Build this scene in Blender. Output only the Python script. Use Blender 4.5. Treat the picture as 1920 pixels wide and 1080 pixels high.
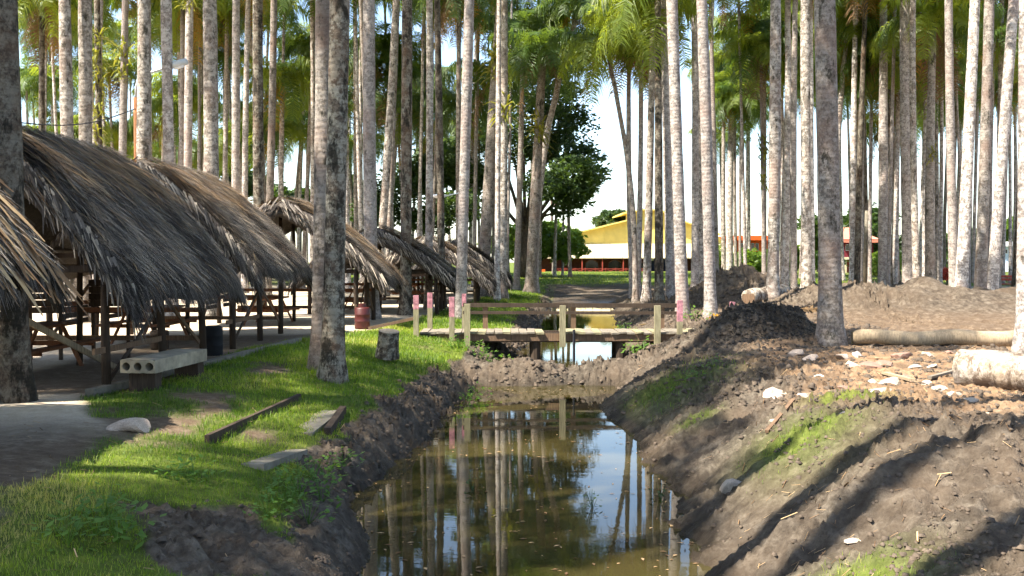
import bpy, math, random
import numpy as np
from mathutils import Vector, Matrix

for _o in list(bpy.data.objects): bpy.data.objects.remove(_o)
scene = bpy.context.scene
COL = scene.collection
R = math.radians
rng = np.random.default_rng(7)
random.seed(7)

# ---------------------------------------------------------------- camera, sky, sun, exposure
F = 1867.0            # focal length in photo pixels (1920 wide)
CH = 2.0              # camera height above the left bank
HY = 485.0            # horizon row
cam_d = bpy.data.cameras.new('camera'); cam = bpy.data.objects.new('camera', cam_d); COL.objects.link(cam)
cam_d.sensor_width = 36.0; cam_d.lens = 36.0 * F / 1920.0; cam_d.clip_end = 2000; cam_d.clip_start = 0.05
cam.location = (0, 0, CH); cam.rotation_euler = (R(90) - math.atan((540 - HY) / F), 0, 0)
scene.camera = cam

SUN_EL, SUN_TO = R(57), Vector((-0.88, -0.475, 0)).normalized()
world = bpy.data.worlds.new('World'); scene.world = world; world.use_nodes = True
wn = world.node_tree; wn.nodes.clear()
sky = wn.nodes.new('ShaderNodeTexSky'); sky.sky_type = 'NISHITA'; sky.sun_disc = False
sky.sun_elevation = SUN_EL; sky.sun_rotation = math.atan2(SUN_TO.x, SUN_TO.y); sky.dust_density = 0.8; sky.ozone_density = 0.8; sky.air_density = 1.0
bg = wn.nodes.new('ShaderNodeBackground'); bg.inputs[1].default_value = 0.10
wo = wn.nodes.new('ShaderNodeOutputWorld')
wn.links.new(sky.outputs[0], bg.inputs[0]); wn.links.new(bg.outputs[0], wo.inputs[0])
sd = bpy.data.lights.new('sun', 'SUN'); sd.energy = 5.0; sd.angle = R(0.53); sd.color = (1.0, 0.93, 0.82)
sun = bpy.data.objects.new('sun', sd); COL.objects.link(sun)
sv = Vector((SUN_TO.x * math.cos(SUN_EL), SUN_TO.y * math.cos(SUN_EL), math.sin(SUN_EL)))
sun.rotation_euler = sv.to_track_quat('Z', 'Y').to_euler(); sun.location = (-30, -20, 60)
scene.view_settings.view_transform = 'Standard'; scene.view_settings.look = 'None'
scene.view_settings.exposure = 2.08; scene.view_settings.gamma = 1.0
scene.render.engine = 'CYCLES'
scene.cycles.max_bounces = 5; scene.cycles.diffuse_bounces = 2; scene.cycles.glossy_bounces = 3
scene.cycles.transmission_bounces = 3; scene.cycles.transparent_max_bounces = 4
scene.cycles.use_denoising = True; scene.cycles.use_adaptive_sampling = True; scene.cycles.adaptive_threshold = 0.03
try: scene.cycles.denoiser = 'OPENIMAGEDENOISE'
except Exception: pass

def at(px, py, D):
    """world point seen at a photo pixel, D metres ahead"""
    return Vector(((px - 960) * D / F, D, CH - (py - HY) * D / F))
def on(px, py, z=0.0):
    """world point seen at a photo pixel, lying at height z"""
    return at(px, py, (CH - z) * F / (py - HY))

# ---------------------------------------------------------------- material helpers
MATS = {}
class NT:
    def __init__(s, name, rough=0.9, spec=0.2):
        m = bpy.data.materials.new(name); m.use_nodes = True; s.m = m; s.t = m.node_tree
        s.p = s.t.nodes['Principled BSDF']; s.out = s.t.nodes['Material Output']
        s.p.inputs['Roughness'].default_value = rough; s.p.inputs['Specular IOR Level'].default_value = spec
        MATS[name] = m; s.tc = None
    def n(s, typ, **kw):
        nd = s.t.nodes.new(typ)
        for k, v in kw.items(): setattr(nd, k, v)
        return nd
    def l(s, a, b): s.t.links.new(a, b)
    def co(s, scale=(1, 1, 1), rand=False):
        if not s.tc: s.tc = s.n('ShaderNodeTexCoord')
        v = s.tc.outputs['Object']
        if rand:
            oi = s.n('ShaderNodeObjectInfo'); ad = s.n('ShaderNodeVectorMath', operation='ADD')
            mu = s.n('ShaderNodeMath', operation='MULTIPLY'); mu.inputs[1].default_value = 57.0
            s.l(oi.outputs['Random'], mu.inputs[0]); s.l(v, ad.inputs[0]); s.l(mu.outputs[0], ad.inputs[1]); v = ad.outputs[0]
        mp = s.n('ShaderNodeMapping'); mp.inputs['Scale'].default_value = scale; s.l(v, mp.inputs[0]); return mp.outputs[0]
    def noise(s, vec, scale, detail=4, rough=0.6):
        nd = s.n('ShaderNodeTexNoise'); nd.inputs['Scale'].default_value = scale; nd.inputs['Detail'].default_value = detail
        nd.inputs['Roughness'].default_value = rough; s.l(vec, nd.inputs['Vector']); return nd.outputs[0]
    def ramp(s, fac, stops):
        r = s.n('ShaderNodeValToRGB'); e = r.color_ramp.elements
        while len(e) < len(stops): e.new(0.5)
        for i, (p, c) in enumerate(stops):
            e[i].position = p; e[i].color = (c, c, c, 1) if not isinstance(c, (tuple, list)) else (*c, 1)
        s.l(fac, r.inputs[0]); return r.outputs[0]
    def mix(s, fac, a, b, typ='MIX'):
        m = s.n('ShaderNodeMix', data_type='RGBA', blend_type=typ)
        if isinstance(fac, (int, float)): m.inputs[0].default_value = fac
        else: s.l(fac, m.inputs[0])
        for i, v in ((6, a), (7, b)):
            if isinstance(v, (tuple, list)): m.inputs[i].default_value = (*v, 1)
            else: s.l(v, m.inputs[i])
        return m.outputs[2]
    def attr(s, name):
        a = s.n('ShaderNodeAttribute'); a.attribute_name = name; return a.outputs['Fac']
    def mul(s, a, b):
        m = s.n('ShaderNodeMath', operation='MULTIPLY')
        for i, v in ((0, a), (1, b)):
            if isinstance(v, (int, float)): m.inputs[i].default_value = v
            else: s.l(v, m.inputs[i])
        return m.outputs[0]
    def rnd(s):
        return s.n('ShaderNodeObjectInfo').outputs['Random']
    def base(s, c):
        if isinstance(c, (tuple, list)): s.p.inputs['Base Color'].default_value = (*c, 1)
        else: s.l(c, s.p.inputs['Base Color'])
        return s
    def bump(s, h, strength=0.4, dist=0.02):
        b = s.n('ShaderNodeBump'); b.inputs['Strength'].default_value = strength; b.inputs['Distance'].default_value = dist
        s.l(h, b.inputs['Height']); s.l(b.outputs[0], s.p.inputs['Normal']); return s
    def translucent(s, fac, col):
        tr = s.n('ShaderNodeBsdfTranslucent'); mx = s.n('ShaderNodeMixShader'); mx.inputs[0].default_value = fac
        if isinstance(col, (tuple, list)): tr.inputs[0].default_value = (*col, 1)
        else: s.l(col, tr.inputs[0])
        s.l(s.p.outputs[0], mx.inputs[1]); s.l(tr.outputs[0], mx.inputs[2]); s.l(mx.outputs[0], s.out.inputs[0]); return s

def plain(name, c, var=0.25, scale=6.0, rough=0.8, spec=0.2, bump=0.2):
    t = NT(name, rough, spec); v = t.co(rand=True)
    n = t.noise(v, scale, 6); n2 = t.noise(v, scale * 0.17, 3)
    lo = tuple(x * (1 - var) for x in c); hi = tuple(min(1, x * (1 + var)) for x in c)
    a = t.ramp(n, [(0.3, lo), (0.7, hi)])
    b = t.mix(t.ramp(n2, [(0.35, 0.0), (0.7, 0.5)]), a, tuple(x * 0.6 for x in c))
    t.base(b).bump(n, bump, 0.01); return t.m

# ---- wood, metal, paint
def wood(name, c, rough=0.8):
    t = NT(name, rough); v = t.co((1, 1, 1), rand=True)
    g = t.noise(t.co((14, 14, 1.2), True), 3, 5); n = t.noise(v, 3.0, 4)
    a = t.ramp(g, [(0.3, tuple(x * 0.55 for x in c)), (0.7, tuple(x * 1.25 for x in c))])
    b = t.mix(t.ramp(n, [(0.4, 0.0), (0.75, 0.6)]), a, tuple(x * 0.45 for x in c))
    t.base(b).bump(g, 0.35, 0.008); return t.m
wood('wood_dark', (0.055, 0.038, 0.026)); wood('wood_red', (0.20, 0.085, 0.04)); wood('wood_pale', (0.34, 0.26, 0.165))
wood('wood_grey', (0.20, 0.17, 0.13)); wood('wood_olive', (0.25, 0.22, 0.13)); wood('wood_mid', (0.16, 0.10, 0.06))
plain('pink_paint', (0.36, 0.16, 0.18), 0.6, 11); plain('concrete', (0.17, 0.15, 0.115), 0.4, 7, bump=0.5); plain('slab_white', (0.30, 0.255, 0.18), 0.4, 6, bump=0.4)
plain('rubble_mat', (0.40, 0.31, 0.24), 0.4, 9, bump=0.5); plain('rubble_red', (0.22, 0.135, 0.10), 0.4, 9, bump=0.5); plain('rubble_pale', (0.34, 0.29, 0.235), 0.3, 9, bump=0.5)
plain('clod_mat', (0.085, 0.064, 0.046), 0.5, 12, bump=0.6); plain('compost', (0.032, 0.026, 0.019), 0.6, 20, bump=0.8)
plain('galvanised', (0.45, 0.47, 0.48), 0.15, 8, 0.45, 0.5, 0.05); plain('rust', (0.17, 0.07, 0.025), 0.5, 7)
plain('black_rubber', (0.015, 0.015, 0.016), 0.2); plain('red_paint', (0.5, 0.05, 0.02), 0.25, 6, 0.5, 0.4, 0.05); plain('red_drum', (0.055, 0.007, 0.005), 0.3, 6, 0.5, 0.4)  # the drum's red is darkened to hold the shade it stands in
plain('orange_paint', (0.62, 0.10, 0.015), 0.12, 3); plain('yellow_paint', (0.76, 0.58, 0.17), 0.1, 1.5, bump=0.05); plain('cream_roof', (0.50, 0.42, 0.26), 0.12, 1.2, bump=0.05)
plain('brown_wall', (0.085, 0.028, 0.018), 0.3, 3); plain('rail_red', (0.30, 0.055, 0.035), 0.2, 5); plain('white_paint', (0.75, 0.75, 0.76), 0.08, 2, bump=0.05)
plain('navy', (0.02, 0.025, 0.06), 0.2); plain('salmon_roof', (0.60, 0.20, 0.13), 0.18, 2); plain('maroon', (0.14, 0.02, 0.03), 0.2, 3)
plain('pale_blue', (0.52, 0.6, 0.72), 0.08, 2, bump=0.05); plain('arch_trim', (0.22, 0.11, 0.08), 0.2)
t = NT('window_glass', 0.08, 0.6); t.base((0.012, 0.014, 0.016))
plain('cable_black', (0.02, 0.02, 0.025), 0.1)

# ---- palm bark (three tones)
def bark(name, base, pale, red, blk, darkamt):
    t = NT(name, 0.92, 0.15); v = t.co(rand=True)
    ring = t.n('ShaderNodeTexWave', wave_type='BANDS', bands_direction='Z'); ring.inputs['Scale'].default_value = 2.6
    ring.inputs['Distortion'].default_value = 2.2; ring.inputs['Detail'].default_value = 3; ring.inputs['Detail Scale'].default_value = 2
    t.l(t.co((0.7, 0.7, 1), True), ring.inputs[0])
    n1 = t.noise(v, 15.0, 6, 0.75); n2 = t.noise(v, 5.0, 6, 0.75); n3 = t.noise(v, 0.7, 3); n4 = t.noise(t.co((1, 1, 0.45), True), 3.4, 6, 0.75)
    n5 = t.noise(v, 26.0, 4, 0.7)
    c = t.mix(t.ramp(n1, [(0.42, 0.0), (0.56, 1.0)]), base, tuple(x * 0.45 for x in base))
    pv = t.n('ShaderNodeMapRange'); pv.inputs[3].default_value = 0.3; t.l(t.rnd(), pv.inputs[0])
    c = t.mix(t.mul(t.ramp(n2, [(0.46, 0.0), (0.55, 1.0)]), pv.outputs[0]), c, pale)
    c = t.mix(t.ramp(n3, [(0.50, 0.0), (0.70, 0.6)]), c, red)
    c = t.mix(t.ramp(n4, [(0.60 - darkamt, 0.0), (0.68 - darkamt, 0.9)]), c, blk)
    c = t.mix(t.ramp(n5, [(0.55, 0.0), (0.68, 0.55)]), c, tuple(x * 0.35 for x in base))
    c = t.mix(t.ramp(ring.outputs[1], [(0.0, 0.22), (0.25, 0.0)]), c, tuple(x * 0.45 for x in base))
    c = t.mix(0.5, c, t.mix(t.rnd(), (0.55, 0.50, 0.46), (1.0, 0.97, 0.92)), 'MULTIPLY')
    h = t.mix(0.22, n1, ring.outputs[0]); t.base(c).bump(h, 0.6, 0.03); return t.m
bark('bark_pale', (0.33, 0.29, 0.26), (0.60, 0.555, 0.51), (0.31, 0.225, 0.19), (0.05, 0.045, 0.035), 0.0)
bark('bark_grey', (0.255, 0.22, 0.185), (0.47, 0.43, 0.38), (0.23, 0.15, 0.115), (0.03, 0.028, 0.018), 0.05)
bark('bark_dark', (0.13, 0.105, 0.08), (0.27, 0.25, 0.20), (0.15, 0.085, 0.05), (0.015, 0.014, 0.010), 0.10)
bark('bark_birch', (0.44, 0.38, 0.30), (0.64, 0.59, 0.53), (0.34, 0.24, 0.15), (0.10, 0.07, 0.05), 0.11)
bark('bark_tree', (0.10, 0.08, 0.06), (0.16, 0.14, 0.11), (0.09, 0.06, 0.04), (0.02, 0.016, 0.012), 0.03)

# ---- leaves
def leaf(name, a, b, tr, trc, rough=0.5):
    t = NT(name, rough, 0.35); v = t.co(rand=True); n = t.noise(v, 1.6, 3)
    c = t.mix(t.ramp(n, [(0.3, 0.0), (0.7, 1.0)]), a, b)
    c = t.mix(t.rnd(), c, t.mix(1.0, c, (0.6, 0.72, 0.6), 'MULTIPLY'))
    t.base(c); t.translucent(tr, trc); return t.m
leaf('palm_green', (0.085, 0.135, 0.018), (0.15, 0.175, 0.025), 0.5, (0.36, 0.42, 0.03))
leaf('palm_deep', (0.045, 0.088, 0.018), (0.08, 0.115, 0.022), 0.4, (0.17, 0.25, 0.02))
leaf('palm_gold', (0.35, 0.19, 0.02), (0.28, 0.17, 0.03), 0.4, (0.55, 0.30, 0.02))
leaf('palm_dead', (0.24, 0.13, 0.06), (0.15, 0.085, 0.045), 0.15, (0.3, 0.16, 0.06), 0.8)
leaf('crownshaft', (0.10, 0.16, 0.04), (0.15, 0.19, 0.06), 0.0, (0, 0, 0))
leaf('tree_leaf', (0.030, 0.060, 0.014), (0.06, 0.095, 0.018), 0.3, (0.12, 0.2, 0.02))
leaf('tree_leaf_dark', (0.024, 0.050, 0.018), (0.045, 0.075, 0.020), 0.3, (0.09, 0.15, 0.02))
leaf('bush_leaf', (0.08, 0.15, 0.02), (0.14, 0.19, 0.025), 0.4, (0.26, 0.38, 0.03))
leaf('weed_leaf', (0.055, 0.13, 0.018), (0.10, 0.17, 0.02), 0.35, (0.20, 0.36, 0.03))
leaf('bromeliad_leaf', (0.12, 0.14, 0.02), (0.22, 0.19, 0.03), 0.35, (0.34, 0.32, 0.03))
t = NT('grass_blade', 0.55, 0.3); pa = t.attr('tone')
c = t.ramp(pa, [(0.0, (0.035, 0.07, 0.008)), (0.4, (0.10, 0.165, 0.012)), (0.72, (0.20, 0.25, 0.02)), (1.0, (0.34, 0.28, 0.10))])
t.base(c); t.translucent(0.4, t.mix(1.0, c, (1.7, 1.9, 0.9), 'MULTIPLY'))
t = NT('thatch', 0.9, 0.1); pa = t.attr('tone')
c = t.ramp(pa, [(0.0, (0.028, 0.024, 0.021)), (0.5, (0.105, 0.089, 0.077)), (0.8, (0.24, 0.205, 0.17)), (1.0, (0.44, 0.37, 0.285))])
t.base(c)
t = NT('thatch_brown', 0.8, 0.15); pa = t.attr('tone')
c = t.ramp(pa, [(0.0, (0.09, 0.05, 0.026)), (0.5, (0.24, 0.145, 0.075)), (1.0, (0.46, 0.32, 0.17))])
t.base(c); t.translucent(0.12, (0.35, 0.2, 0.08))
plain('thatch_core', (0.075, 0.060, 0.046), 0.5, 20, bump=0.6)

# ---- ground: grass / sand / orange soil / mud by where they lie
t = NT('ground_mat', 0.95, 0.12); v = t.co()
nA = t.noise(v, 0.7, 5, 0.6); nB = t.noise(v, 5.0, 6, 0.7); nC = t.noise(v, 28.0, 5, 0.7)
mud = t.ramp(nB, [(0.30, (0.026, 0.020, 0.015)), (0.5, (0.070, 0.057, 0.043)), (0.70, (0.155, 0.13, 0.10))])
mud = t.mix(t.ramp(nA, [(0.4, 0.0), (0.65, 0.6)]), mud, (0.085, 0.060, 0.040))
orange = t.ramp(nB, [(0.28, (0.15, 0.085, 0.045)), (0.55, (0.29, 0.18, 0.10)), (0.8, (0.40, 0.285, 0.18))])
orange = t.mix(t.ramp(nA, [(0.45, 0.0), (0.65, 0.7)]), orange, (0.12, 0.08, 0.05))
sand = t.ramp(nB, [(0.25, (0.34, 0.27, 0.19)), (0.6, (0.50, 0.41, 0.30)), (0.85, (0.58, 0.49, 0.37))])
sand = t.mix(t.ramp(nA, [(0.45, 0.0), (0.7, 0.5)]), sand, (0.36, 0.29, 0.21))
turf = t.ramp(nB, [(0.3, (0.045, 0.060, 0.012)), (0.6, (0.10, 0.13, 0.018)), (0.85, (0.18, 0.15, 0.06))])
c = t.mix(t.attr('orange'), mud, orange); c = t.mix(t.attr('sand'), c, sand); c = t.mix(t.attr('grass'), c, turf)
wet = t.attr('wet'); c = t.mix(t.mul(wet, 0.75), c, t.mix(1.0, c, (0.33, 0.30, 0.24), 'MULTIPLY'))
c = t.mix(t.ramp(nC, [(0.3, 0.45), (0.5, 0.0)]), c, t.mix(1.0, c, (0.45, 0.42, 0.38), 'MULTIPLY'))
t.base(c); rr = t.n('ShaderNodeMapRange'); rr.inputs[3].default_value = 0.95; rr.inputs[4].default_value = 0.45
t.l(wet, rr.inputs[0]); t.l(rr.outputs[0], t.p.inputs['Roughness'])
t.bump(t.mix(0.5, nB, nC), 1.0, 0.05)

# ---- water: turbid, still
t = NT('water_mat', 0.015, 0.5); t.p.inputs['IOR'].default_value = 1.33; v = t.co()
n = t.noise(v, 0.6, 3); t.base(t.ramp(n, [(0.3, (0.024, 0.020, 0.0075)), (0.7, (0.044, 0.035, 0.0125))]))
w = t.noise(t.co((1.0, 2.2, 1)), 2.0, 3); t.bump(w, 0.035, 0.02)

# ---------------------------------------------------------------- mesh helpers
class MB:
    def __init__(s): s.v = []; s.f = []; s.tone = []
    def add(s, vs, fs):
        o = len(s.v); s.v.extend(vs); s.f.extend([tuple(i + o for i in f) for f in fs]); return s
    def box(s, c, d, rot=None, j=0.0):
        c = Vector(c); hx, hy, hz = d[0] / 2, d[1] / 2, d[2] / 2; vs = []
        for x, y, z in ((-1,-1,-1),(1,-1,-1),(1,1,-1),(-1,1,-1),(-1,-1,1),(1,-1,1),(1,1,1),(-1,1,1)):
            p = Vector((x * hx, y * hy, z * hz)) + Vector([random.uniform(-j, j) for _ in range(3)])
            if rot is not None: p = rot @ p
            vs.append(tuple(c + p))
        return s.add(vs, [(0,3,2,1),(4,5,6,7),(0,1,5,4),(1,2,6,5),(2,3,7,6),(3,0,4,7)])
    def bar(s, a, b, w, h=None, up=(0, 0, 1)):
        a, b = Vector(a), Vector(b); d = b - a; L = d.length; z = d.normalized()
        x = z.cross(Vector(up));
        if x.length < 1e-4: x = Vector((1, 0, 0))
        x.normalize(); y = z.cross(x); rot = Matrix((x, y, z)).transposed()
        return s.box((a + b) / 2, (w, h or w, L), rot, 0.0)
    def tube(s, pts, rad, n=10, cap=True, jit=0.0):
        pts = [Vector(p) for p in pts]; o = len(s.v); k = len(pts)
        if not hasattr(rad, '__len__'): rad = [rad] * k
        ref = Vector((0, 1, 0)) if abs((pts[-1] - pts[0]).normalized().y) < 0.8 else Vector((1, 0, 0))
        for i, p in enumerate(pts):
            d = (pts[min(i + 1, k - 1)] - pts[max(i - 1, 0)]).normalized(); x = d.cross(ref).normalized(); y = d.cross(x)
            for q in range(n):
                a = 2 * math.pi * q / n; r = rad[i] * (1 + random.uniform(-jit, jit)); s.v.append(tuple(p + x * math.cos(a) * r + y * math.sin(a) * r))
        for i in range(k - 1):
            for q in range(n):
                s.f.append((o + i*n + q, o + i*n + (q+1) % n, o + (i+1)*n + (q+1) % n, o + (i+1)*n + q))
        if cap: s.f.append(tuple(o + q for q in range(n))[::-1]); s.f.append(tuple(o + (k-1)*n + q for q in range(n)))
        return s
    def mesh(s, name, mat, smooth=False):
        me = bpy.data.meshes.new(name); me.from_pydata(s.v, [], s.f); me.update()
        if mat: me.materials.append(MATS[mat])
        if smooth: me.polygons.foreach_set('use_smooth', [True] * len(me.polygons))
        return me
    def build(s, name, mat, parent=None, smooth=False, loc=None):
        if parent is not None and loc is None:
            pl = parent.matrix_basis.translation if parent.parent is None else parent.parent.matrix_basis.translation
        return link(name, s.mesh(name, mat, smooth), parent, loc)
def link(name, me, parent=None, loc=None):
    o = bpy.data.objects.new(name, me); COL.objects.link(o)
    if parent: o.parent = parent
    if loc is not None: o.location = loc
    return o
def tag(o, label=None, cat=None, group=None, kind=None):
    if label: o['label'] = label
    if cat: o['category'] = cat
    if group: o['group'] = group
    if kind: o['kind'] = kind
    return o
def thing(name, loc, label, cat, group=None):
    o = link(name, None, None, loc); o.empty_display_size = 0.2; return tag(o, label, cat, group)
def raw_mesh(name, verts, faces, mat, attrs=None, smooth=False):
    """numpy verts (n,3); faces (m,k) all the same k"""
    me = bpy.data.meshes.new(name); n, (m, k) = len(verts), faces.shape
    me.vertices.add(n); me.vertices.foreach_set('co', np.asarray(verts, np.float32).ravel())
    me.loops.add(m * k); me.loops.foreach_set('vertex_index', faces.astype(np.int32).ravel())
    me.polygons.add(m); me.polygons.foreach_set('loop_start', np.arange(0, m * k, k, dtype=np.int32))
    me.polygons.foreach_set('loop_total', np.full(m, k, np.int32))
    if smooth: me.polygons.foreach_set('use_smooth', np.ones(m, bool))
    for an, av in (attrs or {}).items():
        a = me.attributes.new(an, 'FLOAT', 'POINT'); a.data.foreach_set('value', np.asarray(av, np.float32))
    me.update(calc_edges=True); me.materials.append(MATS[mat]); return me

# ---------------------------------------------------------------- value noise
_perm = np.random.default_rng(3).random((256, 256))
def vnoise(x, y):
    xi = np.floor(x).astype(int); yi = np.floor(y).astype(int); fx = x - xi; fy = y - yi
    fx = fx * fx * (3 - 2 * fx); fy = fy * fy * (3 - 2 * fy)
    g = lambda a, b: _perm[a & 255, b & 255]
    return (g(xi, yi) * (1 - fx) + g(xi + 1, yi) * fx) * (1 - fy) + (g(xi, yi + 1) * (1 - fx) + g(xi + 1, yi + 1) * fx) * fy * 1.0
def fbm(x, y, o=4, gain=0.5):
    s = 0; a = 1; t = 0
    for i in range(o):
        s = s + a * (vnoise(x * 2 ** i + 17.3 * i, y * 2 ** i + 9.1 * i) - 0.5); t += a; a *= gain
    return s / t * 2
def sstep(a, b, x):
    q = np.clip((x - a) / (b - a), 0, 1); return q * q * (3 - 2 * q)

# ---------------------------------------------------------------- terrain
YL = [-60, 0, 9.6, 11.5, 12.9, 13.7, 15.2, 19.2, 20.9, 23.7, 27, 30, 42, 60, 80, 400]
XL = [-1.0, -1.1, -1.30, -1.75, -2.05, -1.80, -1.66, -1.32, -1.16, -0.91, -0.3, 0.4, 1.1, 2.5, 3.5, 3.5]
YR = [-60, 0, 9.6, 11.4, 13.7, 15.6, 18.7, 20.3, 21.9, 23.7, 27, 30, 42, 60, 80, 400]
XR = [1.6, 1.7, 1.87, 1.98, 2.13, 1.95, 1.9, 1.9, 2.2, 2.4, 2.9, 3.2, 4.6, 6.0, 7.5, 7.5]
W1, W2, YD = -1.05, -0.75, 24.8
def edges(x, y):
    n = fbm(x * 0.0 + 3.1, y * 0.9, 3) * 0.2 + fbm(x * 0.6 + 5.1, y * 3.1, 3) * 0.14
    n2 = fbm(x * 0.0 + 8.7, y * 0.8, 3) * 0.26 + fbm(x * 0.6 + 1.1, y * 2.9, 3) * 0.18
    return np.interp(y, YL, XL) + n - x, x - (np.interp(y, YR, XR) + n2)
MOUNDS = [(6.2, 24.6, 1.15, 1.5, 0.66), (5.2, 23.8, 1.1, 1.0, 0.42), (6.9, 24.2, 0.6, 0.8, 0.25), (14.2, 35, 3.4, 2.6, 0.95), (17.5, 34, 2.4, 2.0, 0.45), (11.2, 36, 2.4, 2.0, 0.55),
          (9.0, 42, 1.7, 2.6, 1.25), (10.6, 41, 1.6, 2.0, 0.8), (4.6, 30.5, 0.9, 1.3, 0.35), (4.1, 12.0, 1.2, 1.6, 0.22), (4.5, 9.6, 1.4, 1.2, 0.20)]
def height(x, y, fine=True):
    x = np.asarray(x, float); y = np.asarray(y, float)
    dl, dr = edges(x, y); wl = np.where(y < YD, W1, W2)
    pl = np.interp(dl, [0, 0.12, 0.34, 0.62, 1.4, 2.4, 3.6], [0, 0.16, 0.42, 0.56, 0.74, 0.90, 1.0])
    pr = np.interp(dr, [0, 0.25, 0.8, 1.5, 2.2, 3.0], [0, 0.16, 0.48, 0.80, 0.97, 1.06])
    ins = np.minimum(-dl, -dr)
    bed = wl - np.interp(ins, [0, 0.5, 1.2], [0, 0.3, 0.55])
    z = np.where(dl > 0, wl * (1 - pl), np.where(dr > 0, wl * (1 - pr), bed))
    dam = -0.52 - 0.20 * np.exp(-((x - 1.45) / 0.60) ** 2) - np.abs((y - YD) / 1.25) ** 2 * 0.75 + 0.10 * fbm(x * 1.7, y * 1.7, 3) * (np.abs(x - 1.45) > 0.35)
    z = np.where((dl < 0.6) & (dr < 0.9), np.maximum(z, dam), z)
    end = -0.85 + np.clip((y - 59) / 13, 0, 1) * 0.9
    z = np.where(y > 58, np.maximum(z, end + 0.1 * fbm(x * 0.6, y * 0.6, 3)), z)
    md = 0
    for cx, cy, sx, sy, h in MOUNDS:
        g = h * np.exp(-((x - cx) / sx) ** 2 - ((y - cy) / sy) ** 2); z = z + g * (1 + 0.35 * fbm(x * 1.1, y * 1.1, 3)); md = md + g
    z = z + 0.25 * sstep(62, 110, y)
    if fine:
        m = mudmask(x, y, dl, dr, md); near = np.clip(1.6 - np.abs(y) / 45, 0.25, 1)
        cl = np.abs(fbm(x * 3.1, y * 3.1, 4, 0.6)); cl2 = fbm(x * 7.5, y * 7.5, 3, 0.6); groove = fbm(x * 0.55 + y * 0.25, y * 3.2 - x * 0.9, 3)
        m = m * (1 - 0.6 * (dr > 0) * (1 - sstep(0.7, 1.6, dr)))
        right = sstep(-0.2, 0.5, dr) * (1 - sstep(3.5, 6, dr)) * (y < 27)
        b1 = np.abs(fbm(x * 4.3 + 5, y * 4.3, 2)); b2 = np.abs(fbm(x * 10.0, y * 10.0 + 3, 2)); sel = sstep(-0.25, 0.25, fbm(x * 0.8 + 9, y * 0.8, 2))
        b3 = np.abs(fbm(x * 19.0 + 1, y * 19.0, 2)); z = z + m * near * (0.15 * cl + 0.05 * cl2 - 0.07 + sel * (0.10 * b1 + 0.13 * b2 + 0.09 * b3 - 0.05)) + right * 0.13 * groove * near
        z = z + (1 - m) * 0.05 * fbm(x * 0.6, y * 0.6, 3) * near
    return z
_jr = np.random.default_rng(5)
def mudmask(x, y, dl, dr, md=0):
    m = (sstep(-0.3, 0.05, dl) * (1 - sstep(0.42, 0.95, dl + 0.35 * fbm(x * 1.3, y * 1.3, 3))) * 1.0 + sstep(-0.3, 0.0, dr) * (1 - 0.55 * sstep(3.0, 5.0, dr + fbm(x * .8, y * .8, 2))))
    m = np.where((dl < 0.3) & (dr < 0.3), 0.8, m)
    low = sstep(0.15, 0.5, fbm(x * 0.45 + 5, y * 0.45, 3) + 0.55 - 0.50 * np.abs(x + 2.5) - 0.30 * np.abs(y - 8.2)) * (dl > 0) * 0.75
    m = np.maximum(m, low)
    m = np.maximum(m, np.clip(md * 2.2, 0, 1))
    return np.clip(m, 0, 1) * (1 - sstep(48, 62, y) * 0.4)
def kerb_x(y): return np.interp(y, [-60, 9, 11.8, 14.6, 18.2, 24, 28, 36, 48, 60], [-4.2, -4.2, -4.5, -6.1, -5.75, -5.3, -3.6, -2.6, -1.6, -0.6])
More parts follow.
